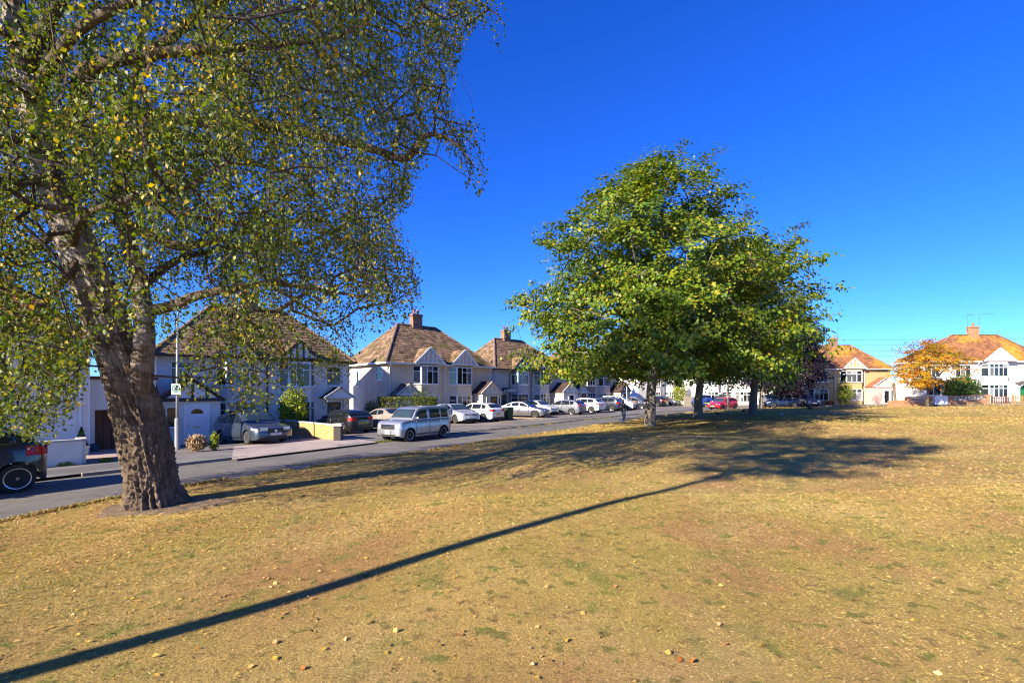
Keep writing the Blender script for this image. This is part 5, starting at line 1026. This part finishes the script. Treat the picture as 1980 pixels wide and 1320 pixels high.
for i, (z, dz) in enumerate(((11.9,-.5),(11.1,-.7),(10.1,-.9),(9.2,-.9))):
    m = MB(); m.tube([(37+70*t, 84-6*t, z+dz*t-1.2*t*(1-t)) for t in np.linspace(0,1,15)], .022, 5); o = m.build('overhead_wire', M_PLASTIC); tag(o, ('topmost','second highest','third highest','lowest')[i]+' of the thin wires above the lichen roofed houses', 'wire', 'overhead wires')
# small pollarded trunk in front of the pink porch
sx_, sy_ = 43.6, 53.0; T = thing('pollarded_tree', 'bare knobbly little tree trunk before the pink porch', 'tree', (sx_,sy_,lz(sx_,sy_)-.1)); m = MB(); p = catmull([(0,0,0),(.03,0,.8),(-.04,.02,1.6),(-.1,0,2.3),(-.16,0,2.75)], 24); bark_tube(m, p, np.interp(np.arange(len(p)), [0,6,16,20,len(p)-1], [.17,.13,.11,.15,.05]), 12, .3); m.build('trunk', M_MAPLEB, T, True)
m = MB(); [m.tube([(-.1,0,2.0+.12*i),(-.1+.25*math.cos(i*2.2),.2*math.sin(i*2.2),2.25+.15*i)], [.03,.012], 5) for i in range(5)]; m.build('stubs', M_MAPLEB, T)

# ---------------------------------------------------------------- shrubs
M_HEDGE = leafmat('hedge_leaves', [(0,(0.05,0.075,0.012)),(.5,(0.10,0.13,0.022)),(.85,(0.17,0.175,0.03)),(1,(0.22,0.15,0.04))], .5, .25); M_LIME = leafmat('lime_leaves', [(0,(0.10,0.15,0.015)),(.5,(0.22,0.27,0.02)),(1,(0.38,0.38,0.03))], .45, .4); M_GREEN = leafmat('laurel_leaves', [(0,(0.025,0.06,0.010)),(.5,(0.05,0.11,0.014)),(1,(0.11,0.17,0.02))], .4, .25); M_DRY = leafmat('dry_stalks', [(0,(0.24,0.15,0.08)),(.5,(0.36,0.24,0.13)),(1,(0.46,0.35,0.2))], .8, .15)
def g3(x, y, dz=0.05): return (x, y, gz(x,y)+dz)
shrub('hedge', 'clipped box hedge behind the silver boxy car', g3(-7.55,33.6), (3.9,1.3,2.0), 17000, .085, M_HEDGE, 'box', 'hedge', seed=4, rz=.12)
shrub('hedge_sprout', 'loose tall shoots rising from the clipped hedge', g3(-6.6,34.3), (1.9,1.0,2.75), 1500, .09, M_HEDGE, 'ball', 'shrub', seed=5, upr=.8)
shrub('leafy_shrub', 'bright lime green shrub in front of the timbered white house', g3(-12.7,27.1), (1.7,1.6,3.0), 2600, .14, M_LIME, seed=6)
shrub('dark_shrub', 'dark green shrub against the cream house flank', g3(-10.4,34.6), (1.3,1.2,1.9), 1500, .1, M_GREEN, seed=7)
shrub('laurel_bush', 'large rounded green bush behind the brick wall of the white house', g3(51.2,52.9), (4.0,2.2,3.4), 5200, .16, M_GREEN, seed=8)
shrub('conifer_bush', 'clipped oval green bush beside the buff house bay', g3(43.2,60.4), (2.0,1.7,3.3), 3600, .1, M_LIME, seed=9)
shrub('garden_bush', 'bright green bush beyond the board fence between maple trunks', g3(25.6,71.0), (2.2,2.0,4.2), 2600, .16, M_LIME, seed=10)
shrub('garden_bush', 'yellow green bush behind the dark blue car', g3(36.9,63.0), (2.6,1.4,2.2), 1800, .14, M_LIME, seed=12)
shrub('red_flower_bush', 'low reddish flowering plant left of the conifer by the buff house', g3(41.4,60.8), (1.6,.8,.7), 700, .08, leafmat('red_flowers', [(0,(0.05,0.07,0.015)),(.5,(0.2,0.05,0.02)),(1,(0.4,0.04,0.05))], .5, .2), seed=13)
b_ = from_px(380, 876); shrub('dry_lavender', 'dry straw coloured plant beside the lamp post', g3(b_[0],b_[1]), (.75,.6,.62), 900, .16, M_DRY, seed=14, upr=1.6, cat='plant')
b_ = from_px(651, 847); shrub('dry_lavender', 'dry brown twiggy plant at the end of the yellow brick wall', g3(b_[0],b_[1]), (.85,.7,.62), 900, .17, M_DRY, seed=15, upr=1.5, cat='plant')
b_ = from_px(414, 874); shrub('flowering_plant', 'small yellow flowered plant by the porch corner', g3(b_[0],b_[1]), (.35,.3,.75), 320, .09, M_LIME, seed=16, upr=.7, cat='plant')
shrub('yellow_shrub', 'sparse yellowish shrub before the pale grey house window', g3(.9,45.2), (1.5,.9,1.7), 700, .1, M_HEDGE, seed=17)
for x, y, lab in ((110,904,'green weeds at the foot of the white garden wall'),(205,896,'small weed on the pavement edge left of the birch')):
    b_ = from_px(x, y); shrub('weed', lab, g3(b_[0],b_[1]), (1.1 if x < 150 else .4,.35,.14), 380, .055, M_LIME, seed=x, cat='plant')
# clipped cone in a stone planter, blue tub
b_ = from_px(157, 884); pz = gz(b_[0],b_[1])+.07; T = thing('stone_planter', 'square stone planter at the end of the white garden wall', 'planter', (b_[0],b_[1],pz), .8); m = MB(); m.box(-.24,-.24,0,.24,.24,.04); m.prism([(-.2,-.2,.042),(.2,-.2,.042),(.2,.2,.042),(-.2,.2,.042)], (0,0,.3)); m.build('body', M_COPE, T); m = MB(); m.box(-.25,-.25,.344,.25,.25,.40); m.build('rim', M_COPE, T)
shrub('topiary_cone', 'small clipped dark green cone in the stone planter', (b_[0],b_[1],pz+.4), (.46,.46,.75), 1400, .045, M_GREEN, 'cone', seed=18)
b_ = from_px(180, 876); m = MB(); m.lathe([(.16,0),(.2,.3),(.215,.3),(.215,.33),(.18,.33),(.15,.06)], 16); o = m.build('plant_tub', pm('blue_plastic', (0.02,0.07,0.12), .5)); o.location = g3(b_[0],b_[1],.07); tag(o, 'small dark blue tub on the passage floor left of the birch', 'tub')
b_ = from_px(700, 826)
def wheelie(name, label, x, y, rz, mat):
    T = thing(name, label, 'bin', (x,y,gz(x,y)+.07), rz); m = MB(); m.add([(-.22,-.26,.06),(.22,-.26,.06),(.22,.24,.06),(-.22,.24,.06),(-.28,-.33,.95),(.28,-.33,.95),(.28,.33,.95),(-.28,.33,.95)], [(3,2,1,0),(4,5,6,7),(0,1,5,4),(1,2,6,5),(2,3,7,6),(3,0,4,7)]); m.build('body', mat, T)
    m = MB(); m.add([(-.30,-.36,.953),(.30,-.36,.953),(.30,.36,.953),(-.30,.36,.953),(-.28,-.3,1.02),(.28,-.3,1.02),(.28,.3,1.06),(-.28,.3,1.06)], [(3,2,1,0),(4,5,6,7),(0,1,5,4),(1,2,6,5),(2,3,7,6),(3,0,4,7)]); m.build('lid', mat, T)
    for s_ in (-1,1): m = MB(); m.lathe([(.1,-.025),(.1,.025)], 14, (s_*.25,.25,.1), 'x'); m.build('wheel', M_TYRE, T)
wheelie('wheelie_bin', 'dark green bin beside the brown gate pier', -.3, 37.9, -.8, pm('bin_green', (0.015,0.05,0.02), .5))
wheelie('wheelie_bin', 'black bin by the doorway of the pale grey house', -.4, 45.6, -.9, M_PLASTIC)
M_IRON = pm('cast_iron', (0.13,0.095,0.05), .95, (0.18,0.135,0.075), 6, spec=0.1)
# flat iron cover in the grass
dc = from_px(1016, 919, up=LAWN_UP); T = thing('drain_cover', 'flat dark drain cover set in the lawn in the tree shadow', 'drain cover', (dc[0],dc[1],lz(dc[0],dc[1])+.006), .5); m = MB(); m.box(-.33,-.25,-.05,.33,.25,.012); m.build('plate', M_IRON, T); 
for i in range(6): m = MB(); m.box(-.29+.1*i,-.21,.0125,-.23+.1*i,.21,.02); m.build('rib', M_IRON, T)
# ---------------------------------------------------------------- cars in the street
def ang(x, y): return math.atan2(y, x)
P_BLK = paint('black', (0.012,0.013,0.016)); P_SLATE = paint('slate_blue', (0.075,0.095,0.125), .55, .3); P_BLKP = paint('plum_black', (0.011,0.010,0.012)); P_BEIGE = paint('champagne', (0.46,0.40,0.35), .5, .3); P_SILV = paint('silver', (0.40,0.405,0.42), .6, .3); P_WHITE = paint('white', (0.78,0.78,0.78)); P_ICE = paint('ice_silver', (0.56,0.60,0.66), .4, .28); P_GREY = paint('gunmetal', (0.19,0.19,0.21), .6, .28); P_GREYL = paint('mid_grey', (0.22,0.23,0.26), .5, .28); P_NAVY = paint('navy', (0.015,0.022,0.05)); P_BLUE = paint('bright_blue', (0.01,0.05,0.30)); P_RED = paint('red', (0.50,0.012,0.02)); P_STEEL = paint('steel_blue', (0.10,0.14,0.22), .5, .28); P_DKB = paint('dark_blue', (0.012,0.02,0.055))
car('sport_utility_car', 'black car cut off by the left picture edge with a red tail light', -13.05, 10.0, ang(-.47,-.88), suv(4.1,1.78,1.54, wb=2.66, fo=.88, paint=P_BLK, spokes=5, up=.02, darkrim=False, tl=(.86,1.12,.42), tlw=.1, sill=.24))
car('estate_car', 'slate blue estate car on the concrete drive facing the road', -12.9, 23.05, ang(.81,-.59), estate(paint=P_SLATE, spokes=14, rails=(2.0,4.2), ftext='KP10 WLC', up=.085, hl=(.60,.75,.5), hlw=.2, grille=(.46,.70,.36), handle=M_CHROME, fog=True))
car('hatchback_car', 'plum black hatchback seen from behind beside the yellow brick wall', -10.2, 28.1, ang(-.8,.6), hatch(3.95,1.72,1.44, paint=P_BLKP, rtext='F363 SNA', rpz=.62, up=.075, spokes=5, handle=M_CHROME, tl=(.74,.96,.22), tlw=.2))
car('coupe_car', 'champagne beige coupe partly hidden by the silver boxy car', -8.15, 30.1, ang(-.8,.6), saloon(4.5,1.8,1.38, paint=P_BEIGE, up=.075, doors=[(1.35,2.75)], glass=[(1.4,2.42),(2.5,3.05)], roof=[(1.2,.92),(1.95,1.32),(2.5,1.38),(3.0,1.32),(3.75,.98)], ws=(1.25,1.9), rw=(3.7,3.1)))
cb = 3.62; car('boxy_car', 'silver boxy compact car parked at the roadside', -4.86, 23.45, ang(-.54,-.84), dict(L=cb, W=1.68, H=1.64, wb=2.38, fo=.62, wr=.31, boxy=1, sill=.2, tum=.06, rd=.10, gt=.12, top=[(0,.80),(.12,.93),(.55,.99),(1.05,1.02),(2.5,1.03),(3.5,1.03),(cb,1.0)], roof=[(.80,1.0),(1.18,1.56),(1.9,1.64),(3.3,1.62),(3.5,1.58),(3.6,1.03)],
  glass=[(1.05,1.85),(2.0,2.8),(2.86,3.38)], doors=[(1.0,1.92),(1.95,2.78)], ws=(.86,1.15), rw=(3.59,3.515), mirror=1.08, paint=P_SILV, up=.03, spokes=7, hl=(.60,.82,.12), hlw=.15, grille=(.60,.82,.50), bars=4, grm=M_PLASTIC, bz=.74, fpz=.46, shortplate=True, ftext='', tl=(.55,.8,.12), rpz=.6, fog=True))
car('hatchback_car', 'ice silver sporty hatchback facing the road beside the hedge', -4.35, 35.5, ang(.66,-.75), hatch(4.25,1.79,1.45, paint=P_ICE, hl=(.60,.73,.45), grille=(.62,.70,.5), spokes=5))
car('hatchback_car', 'white hatchback seen from behind before the cream house porch', -2.75, 37.3, ang(-.8,.6), hatch(4.25,1.79,1.45, paint=P_WHITE, tl=(.80,.96,.25), tlw=.22, rpz=.56, spokes=10))
car('saloon_car', 'grey saloon with dark wheels parked on gravel', 1.0, 42.0, ang(.91,-.42), saloon(paint=P_GREY, darkrim=True, spokes=10, wr=.335, hl=(.60,.70,.4), grille=(.46,.66,.36), ftext=''))
car('hatchback_car', 'white hatchback facing the road right of the grey saloon', 2.6, 46.3, ang(.75,-.66), hatch(4.05,1.75,1.45, paint=P_WHITE, grille=(.60,.68,.45)))
car('hatchback_car', 'mid grey hatchback seen from behind next to the white one', 5.3, 47.2, ang(-.8,.6), hatch(4.3,1.82,1.48, paint=P_GREYL, tl=(.85,1.12,.16), rpz=.7, spokes=12))
car('crossover_car', 'white crossover with dark glass and dark roof seen from behind', 7.9, 50.9, ang(-.8,.6), suv(4.3,1.88,1.6, paint=P_WHITE, spokes=5, tl=(.88,1.0,.3)))
car('crossover_car', 'dark navy crossover with bright red tail lights', 11.0, 55.3, ang(-.8,.6), suv(4.3,1.85,1.62, paint=P_NAVY, spokes=6, tl=(.86,1.06,.3), tlw=.2))
car('people_carrier', 'white people carrier facing right behind the navy crossover', 13.1, 57.9, ang(.85,-.53), estate(4.5,1.8,1.75, paint=P_WHITE, top=[(0,.75),(.3,.95),(.9,1.08),(2,1.1),(4.2,1.12),(4.5,1.05)], roof=[(.7,1.05),(1.6,1.68),(2.4,1.75),(4.1,1.72),(4.42,1.12)], ws=(.8,1.55), rw=(4.38,4.15)))
car('hatchback_car', 'dark car with pale wheels beyond the fence panel', 16.2, 62.4, ang(.9,-.43), hatch(4.2,1.78,1.5, paint=P_NAVY, spokes=6))
car('hatchback_car', 'black car with a red tail light behind the nearest maple trunk', 21.1, 69.4, ang(-.6,.8), hatch(4.1,1.75,1.5, paint=P_BLK, tl=(.78,1.05,.2), tlw=.18, rpz=.8))
car('hatchback_car', 'dark blue car facing the road between two maple trunks', 23.5, 71.3, ang(.72,-.69), hatch(4.2,1.78,1.5, paint=P_DKB))
T = car('off_road_car', 'bright blue off-road car with a spare wheel on its back', 26.3, 64.6, ang(.05,1), suv(3.9,1.7,1.72, paint=P_BLUE, boxy=1, tum=.1, rpz=.55, tl=(.6,.85,.1)))
tm_, rm__ = wheel_meshes(.33, 5, False); w = link('spare_wheel', tm_, T, (-2.06,.1,1.0), math.pi/2); m = MB(); m.lathe([(.22,.085),(.25,.1),(.05,.13)], 20, axis='y'); m.build('cover', P_BLUE, w)
car('small_hatchback_car', 'small red hatchback beside the lawn between two maple trunks', 24.9, 55.0, ang(-.87,-.49), hatch(3.65,1.68,1.40, paint=P_RED, glass=[(1.1,2.0),(2.06,2.75),(2.8,3.2)], doors=[(1.05,2.15)], spokes=5, hl=(.60,.80,.25), hlw=.14, grille=(.55,.66,.4), up=.03, roof=[(.98,.9),(1.45,1.34),(2.0,1.4),(3.2,1.38),(3.58,.98)], ws=(1.02,1.42), rw=(3.55,3.27), mirm=M_CHROME))
T = car('estate_car', 'dark estate car with a grey roof box behind the red car', 27.2, 60.6, ang(-.5,-.87), estate(paint=P_BLK))
m = MB(); m.lathe([(.05,-.95),(.24,-.85),(.3,-.3),(.3,.6),(.22,.9),(.05,.95)], 12, axis='x'); m.v = [(v[0]-.25, v[1]*1.15, 1.78+v[2]*.6) for v in m.v]; m.build('roof_box', M_GREYM, T, True); m = MB(); [m.box(x,-.6,1.48,x+.05,.6,1.6) for x in (-.8,.3)]; m.build('roof_bars', M_PLASTIC, T)
car('hatchback_car', 'silver hatchback partly hidden behind the dark blue car', 36.0, 65.2, ang(-.2,-1), hatch(4.0,1.72,1.5, paint=P_SILV))
car('hatchback_car', 'dark blue hatchback side on beyond the rightmost maple trunk', 33.6, 58.3, ang(-1,.02), hatch(4.15,1.74,1.5, paint=P_DKB, up=.03))
car('hatchback_car', 'steel blue hatchback facing the lawn before the red door', 38.0, 60.4, ang(-.05,-1), hatch(4.2,1.8,1.52, paint=P_STEEL))

# ---------------------------------------------------------------- someone walking, birds
def person(label, x, y, rz, h=1.72):
    z = lz(x,y)-.02; T = thing('person', label, 'person', (x,y,z), rz); k = h/1.72
    J = {'pel':(0,0,.95,.15),'bel':(0,0,1.10,.145),'che':(0,0.01,1.32,.165),'nek':(0,.0,1.50,.06),'hd':(0,.015,1.60,.085),'top':(0,.015,1.70,.07),
     'lh':(-.10,0,.90,.10),'lk':(-.11,.10,.50,.068),'la':(-.115,.02,.09,.045),'lt':(-.115,.18,.045,.04),'rh':(.10,0,.90,.10),'rk':(.11,.02,.48,.068),'ra':(.115,-.16,.12,.045),'rt':(.115,-.02,.045,.04),
     'ls':(-.19,0,1.42,.07),'le':(-.26,-.05,1.14,.05),'lw':(-.25,.08,.92,.035),'lf':(-.245,.13,.84,.03),'rs':(.19,0,1.42,.07),'re':(.26,-.02,1.14,.05),'rw':(.26,.10,.93,.035),'rf':(.255,.15,.85,.03)}
    E = [('pel','bel'),('bel','che'),('che','nek'),('nek','hd'),('hd','top'),('pel','lh'),('lh','lk'),('lk','la'),('la','lt'),('pel','rh'),('rh','rk'),('rk','ra'),('ra','rt'),('che','ls'),('ls','le'),('le','lw'),('lw','lf'),('che','rs'),('rs','re'),('re','rw'),('rw','rf')]
    ks = list(J); me = bpy.data.meshes.new('body'); me.from_pydata([(J[q][0]*k,J[q][1]*k,J[q][2]*k) for q in ks], [(ks.index(a),ks.index(b)) for a,b in E], [])
    o = link('body', me, T); sk = o.modifiers.new('skin','SKIN'); o.modifiers.new('sub','SUBSURF').render_levels = 2; o.modifiers['sub'].levels = 2
    for i, q in enumerate(ks): r_ = J[q][3]*k; me.skin_vertices[0].data[i].radius = (r_, r_*(.75 if q in ('pel','bel','che') else 1))
    me.skin_vertices[0].data[0].use_root = True
    m = bpy.data.materials.new('clothes_and_skin'); m.use_nodes = True; t = m.node_tree; n = t.nodes; tc = n.new('ShaderNodeTexCoord'); sp = n.new('ShaderNodeSeparateXYZ'); t.links.new(tc.outputs['Object'], sp.inputs[0]); mr = n.new('ShaderNodeMapRange'); mr.inputs[2].default_value = 1.8; t.links.new(sp.outputs[2], mr.inputs[0])
    rp = n.new('ShaderNodeValToRGB'); cr = rp.color_ramp; cr.interpolation = 'CONSTANT'; st = [(0,(.6,.6,.6)),(.06,(.20,.22,.25)),(.49,(.03,.035,.045)),(.86,(.42,.26,.19))]
    for i, (p_, c_) in enumerate(st):
        e = cr.elements[i] if i < 2 else cr.elements.new(p_); e.position = p_; e.color = (*c_,1)
    t.links.new(mr.outputs[0], rp.inputs[0]); t.links.new(rp.outputs[0], n['Principled BSDF'].inputs['Base Color']); me.materials.append(m)
    hb = MB(); hb.lathe([(.03,.10),(.085,.07),(.105,.0),(.1,-.07),(.08,-.1)], 14, (0,-.012,1.655*k)); hb.build('hair', pm('dark_hair', (0.03,0.02,0.015), .7), T, True)
pp = from_px(1205.5, 819, up=LAWN_UP); person('person in dark top, grey trousers and white shoes walking by the maple', pp[0], pp[1], -1.0)
def bird(name, label, x, y, rz, mat, s=1.0, belly=None):
    T = thing(name, label, 'bird', (x,y,lz(x,y)), rz); m = MB(); pts = [(-.20,.155),(-.12,.15),(-.05,.15),(.03,.16),(.09,.19),(.125,.235),(.16,.245),(.185,.24)]; rs = [.012,.045,.07,.075,.055,.036,.036,.01]
    m.tube([(px*s,0,pz*s) for px, pz in pts], [r*s for r in rs], 10); m.build('body', mat, T, True); m = MB(); m.tube([(.18*s,0,.242*s),(.225*s,0,.232*s)], [.012*s,.002*s], 6); m.build('beak', M_PLASTIC, T); m = MB(); m.add([(-.14*s,-.03*s,.16*s),(-.14*s,.03*s,.16*s),(-.32*s,.045*s,.13*s),(-.32*s,-.045*s,.13*s),(-.14*s,0,.14*s)], [(0,1,2,3),(0,3,4),(1,4,2),(3,2,4)]); m.build('tail', mat, T)
    for sg in (-1,1):
        m = MB(); m.tube([(0,sg*.03*s,.11*s),(.005,sg*.035*s,.0)], .006*s, 5); m.build('leg', M_PLASTIC, T); m = MB(); m.lathe([(.004,-.16*s),(.03*s,-.05*s),(.035*s,.02*s),(.01,.07*s)], 8, (-.03*s,sg*.062*s,.165*s), 'x'); m.build('wing', belly or mat, T, True)
M_CROW = pm('black_feathers', (0.012,0.012,0.015), .5); M_GULL = pm('pale_feathers', (0.55,0.56,0.58), .6)
for (x, y, rz, mt, s_, lab) in ((1566,793.5,2.6,M_CROW,1.5,'black crow on the shaded lawn before the buff house'),(1512,805.5,1.4,M_GULL,1.1,'pale pigeon standing on the lawn right of the rightmost maple'),(1438,797.5,.4,M_CROW,1.2,'small black bird left of the rightmost maple trunk'),(1387,803.5,3.0,M_CROW,1.2,'small black bird between the two farther maple trunks')):
    q = from_px(x, y, up=LAWN_UP); bird('bird', lab, q[0], q[1], rz, mt, s_)

# ---------------------------------------------------------------- grass and fallen leaves
def scatter(n, ymin, ymax, power=1.0):
    Y = (ymin**(2-power)+rng.random(n)*(ymax**(2-power)-ymin**(2-power)))**(1/(2-power)); X = Y*rng.uniform(-1.14,1.14,n); return X, Y
NEC = NE[(NE[:,1] > -5)]
def on_lawn(X, Y, marg=.12): return X > np.interp(Y, NEC[:,1][:250], NEC[:,0][:250])+marg
def lzn(X, Y): return gzn(X, Y)+LAWN_UP+np.array([mnoise.noise((x*.35,y*.35,0.))*.045 for x, y in zip(X, Y)])
def blades(name, n, y0, y1, ln, wd, power):
    X, Y = scatter(n, y0, y1, power); k = on_lawn(X, Y, .05); X = X[k]; Y = Y[k]; Z = lzn(X, Y); m = len(X); a = rng.uniform(0,6.283,m); s = rng.uniform(.6,1.4,m)*(1+(Y-y0)/(y1-y0)*.8)
    d = np.stack([np.cos(a), np.sin(a), rng.uniform(.05,.75,m)],1); d = unit(d); sd_ = unit(np.cross(d, rng.normal(0,1,(m,3)))); P = np.stack([X,Y,Z-.006],1); L_ = (ln*s)[:,None]; w = (wd*s)[:,None]
    V = np.stack([P-sd_*w*.5, P+sd_*w*.5, P+d*L_],1).reshape(-1,3); F = np.arange(m*3).reshape(-1,3); o = link(name, npmesh(name, V, F, M_BLADE)); o['kind'] = 'stuff'; o['label'] = 'short dry straw coloured grass of the lawn'; o['category'] = 'grass'; return o
blades('dry_grass', 440000, 2.2, 8.0, .024, .0032, 1.0)
blades('dry_grass', 230000, 8.0, 32, .050, .009, .9)
blades('dry_grass', 110000, 24, 58, .075, .022, .8)
M_FALL = leafmat('fallen_leaf', [(0,(0.30,0.14,0.04)),(.35,(0.50,0.26,0.06)),(.6,(0.60,0.38,0.04)),(.8,(0.58,0.40,0.18)),(1,(0.45,0.13,0.02))], .6, .1, clump=.3)
def fallen(n):
    X, Y = scatter(n, 2.3, 26, .75); d = np.hypot(X+5.5, (Y-8.5)*.9); p = .05+.95*np.exp(-(d/4.2)**2)+.12*(n3(np.stack([X,Y,X*0],1), .5) > .2); k = on_lawn(X, Y, -.35) & (rng.random(n) < p); X = X[k]; Y = Y[k]; m = len(X)
    onl = on_lawn(X, Y, .0); Z = np.where(onl, lzn(X,Y)+.012, gzn(X,Y)+.02); a = rng.uniform(0,6.283,m); ax = np.stack([np.cos(a),np.sin(a),rng.normal(0,.15,m)],1); nr = unit(rng.normal(0,.28,(m,3))+[0,0,1]); s = rng.uniform(.022,.050,m)
    V, F = leaf_arrays(np.stack([X,Y,Z],1), ax, nr, s, s*.75, .35); o = link('fallen_leaves', npmesh('fallen_leaves', V, F, M_FALL)); o['kind'] = 'stuff'; o['label'] = 'fallen birch leaves scattered over the dry lawn'; o['category'] = 'leaves'
fallen(27000)
def fringe():
    n = 42000; i = rng.integers(40, 280, n); t = NE[i+1]-NE[i]; q = EDGE[i]+t*rng.random((n,1)); nn = np.stack([t[:,1],-t[:,0]],1); nn /= np.linalg.norm(nn,axis=1)[:,None]; q = q+nn*(np.abs(rng.normal(0,.10,(n,1)))-.05); k = (q[:,1] > 6) & (n3(np.stack([q[:,0],q[:,1],q[:,0]*0],1), 1.3) > -.25); q = q[k]; m = len(q)
    P = np.stack([q[:,0],q[:,1],gzn(q[:,0],q[:,1])+LAWN_UP-.025],1); a = rng.uniform(0,6.283,m); d = unit(np.stack([np.cos(a),np.sin(a),rng.uniform(.2,1.4,m)],1)); s_ = rng.uniform(.04,.11,m)*(1+P[:,1]/60)
    o = leaves_obj('edge_grass', P, d, unit(rng.normal(0,1,(m,3))), s_, s_*.14, M_BLADE, None); o['label'] = 'ragged dry grass fringe where the lawn meets the road'; o['category'] = 'grass'
fringe()
def verge():
    n = 26000; i = rng.integers(95, 250, n); q = FE[i]+(FE[np.minimum(i+1,359)]-FE[i])*rng.random((n,1)); t = FE[np.minimum(i+1,359)]-FE[i]; nn = np.stack([-t[:,1],t[:,0]],1); nn /= np.linalg.norm(nn,axis=1)[:,None]; q = q-nn*np.abs(rng.normal(0,.07,(n,1)))-nn*.02
    px = 990+FPX*q[:,0]/np.maximum(.1,q[:,1]); k = (q[:,1] > 8) & (n3(np.stack([q[:,0],q[:,1],q[:,0]*0],1), .7) > .02) & ((px < 330)|((px > 505)&(px < 770))|(px > 1000)); q = q[k]; m = len(q); P = np.stack([q[:,0],q[:,1],gzn(q[:,0],q[:,1])+.005],1); a = rng.uniform(0,6.283,m); d = unit(np.stack([np.cos(a),np.sin(a),rng.uniform(.4,2,m)],1)); s_ = rng.uniform(.04,.11,m)
    leaves_obj('verge_grass', P, d, unit(rng.normal(0,1,(m,3))), s_, s_*.2, leafmat('verge_blades', [(0,(0.07,0.10,0.02)),(.4,(0.15,0.18,0.03)),(.75,(0.32,0.26,0.08)),(1,(0.45,0.33,0.12))], .8, .2), None)
verge(); bpy.data.objects['verge_grass']['label'] = 'grass and weeds growing along the kerb'; bpy.data.objects['verge_grass']['category'] = 'grass'
# bare earth round the birch
ta = np.linspace(0, 2*math.pi, 49)[:-1]; rr_ = np.array([1.0+.35*mnoise.noise((math.cos(a)*1.7, math.sin(a)*1.7, 4.)) for a in ta]); Q = [(bx_+.25,by_-.1)]; V = [(bx_+.25,by_-.1,lz(bx_,by_)+.012)]
for f in (.5,.8,1.0):
    for a, r_ in zip(ta, rr_): x, y = bx_+.25+1.35*f*r_*math.cos(a), by_-.1+.95*f*r_*math.sin(a); V.append((x,y,lz(x,y)+(.012 if f < 1 else -.01)))
F = [(0,1+i,1+(i+1)%48) for i in range(48)]+[(1+r_*48+i,1+(r_+1)*48+i,1+(r_+1)*48+(i+1)%48,1+r_*48+(i+1)%48) for r_ in range(2) for i in range(48)]
mb = MB(); mb.add(V, F); o = mb.build('bare_earth', M_SOIL, None, True); o['kind'] = 'structure'
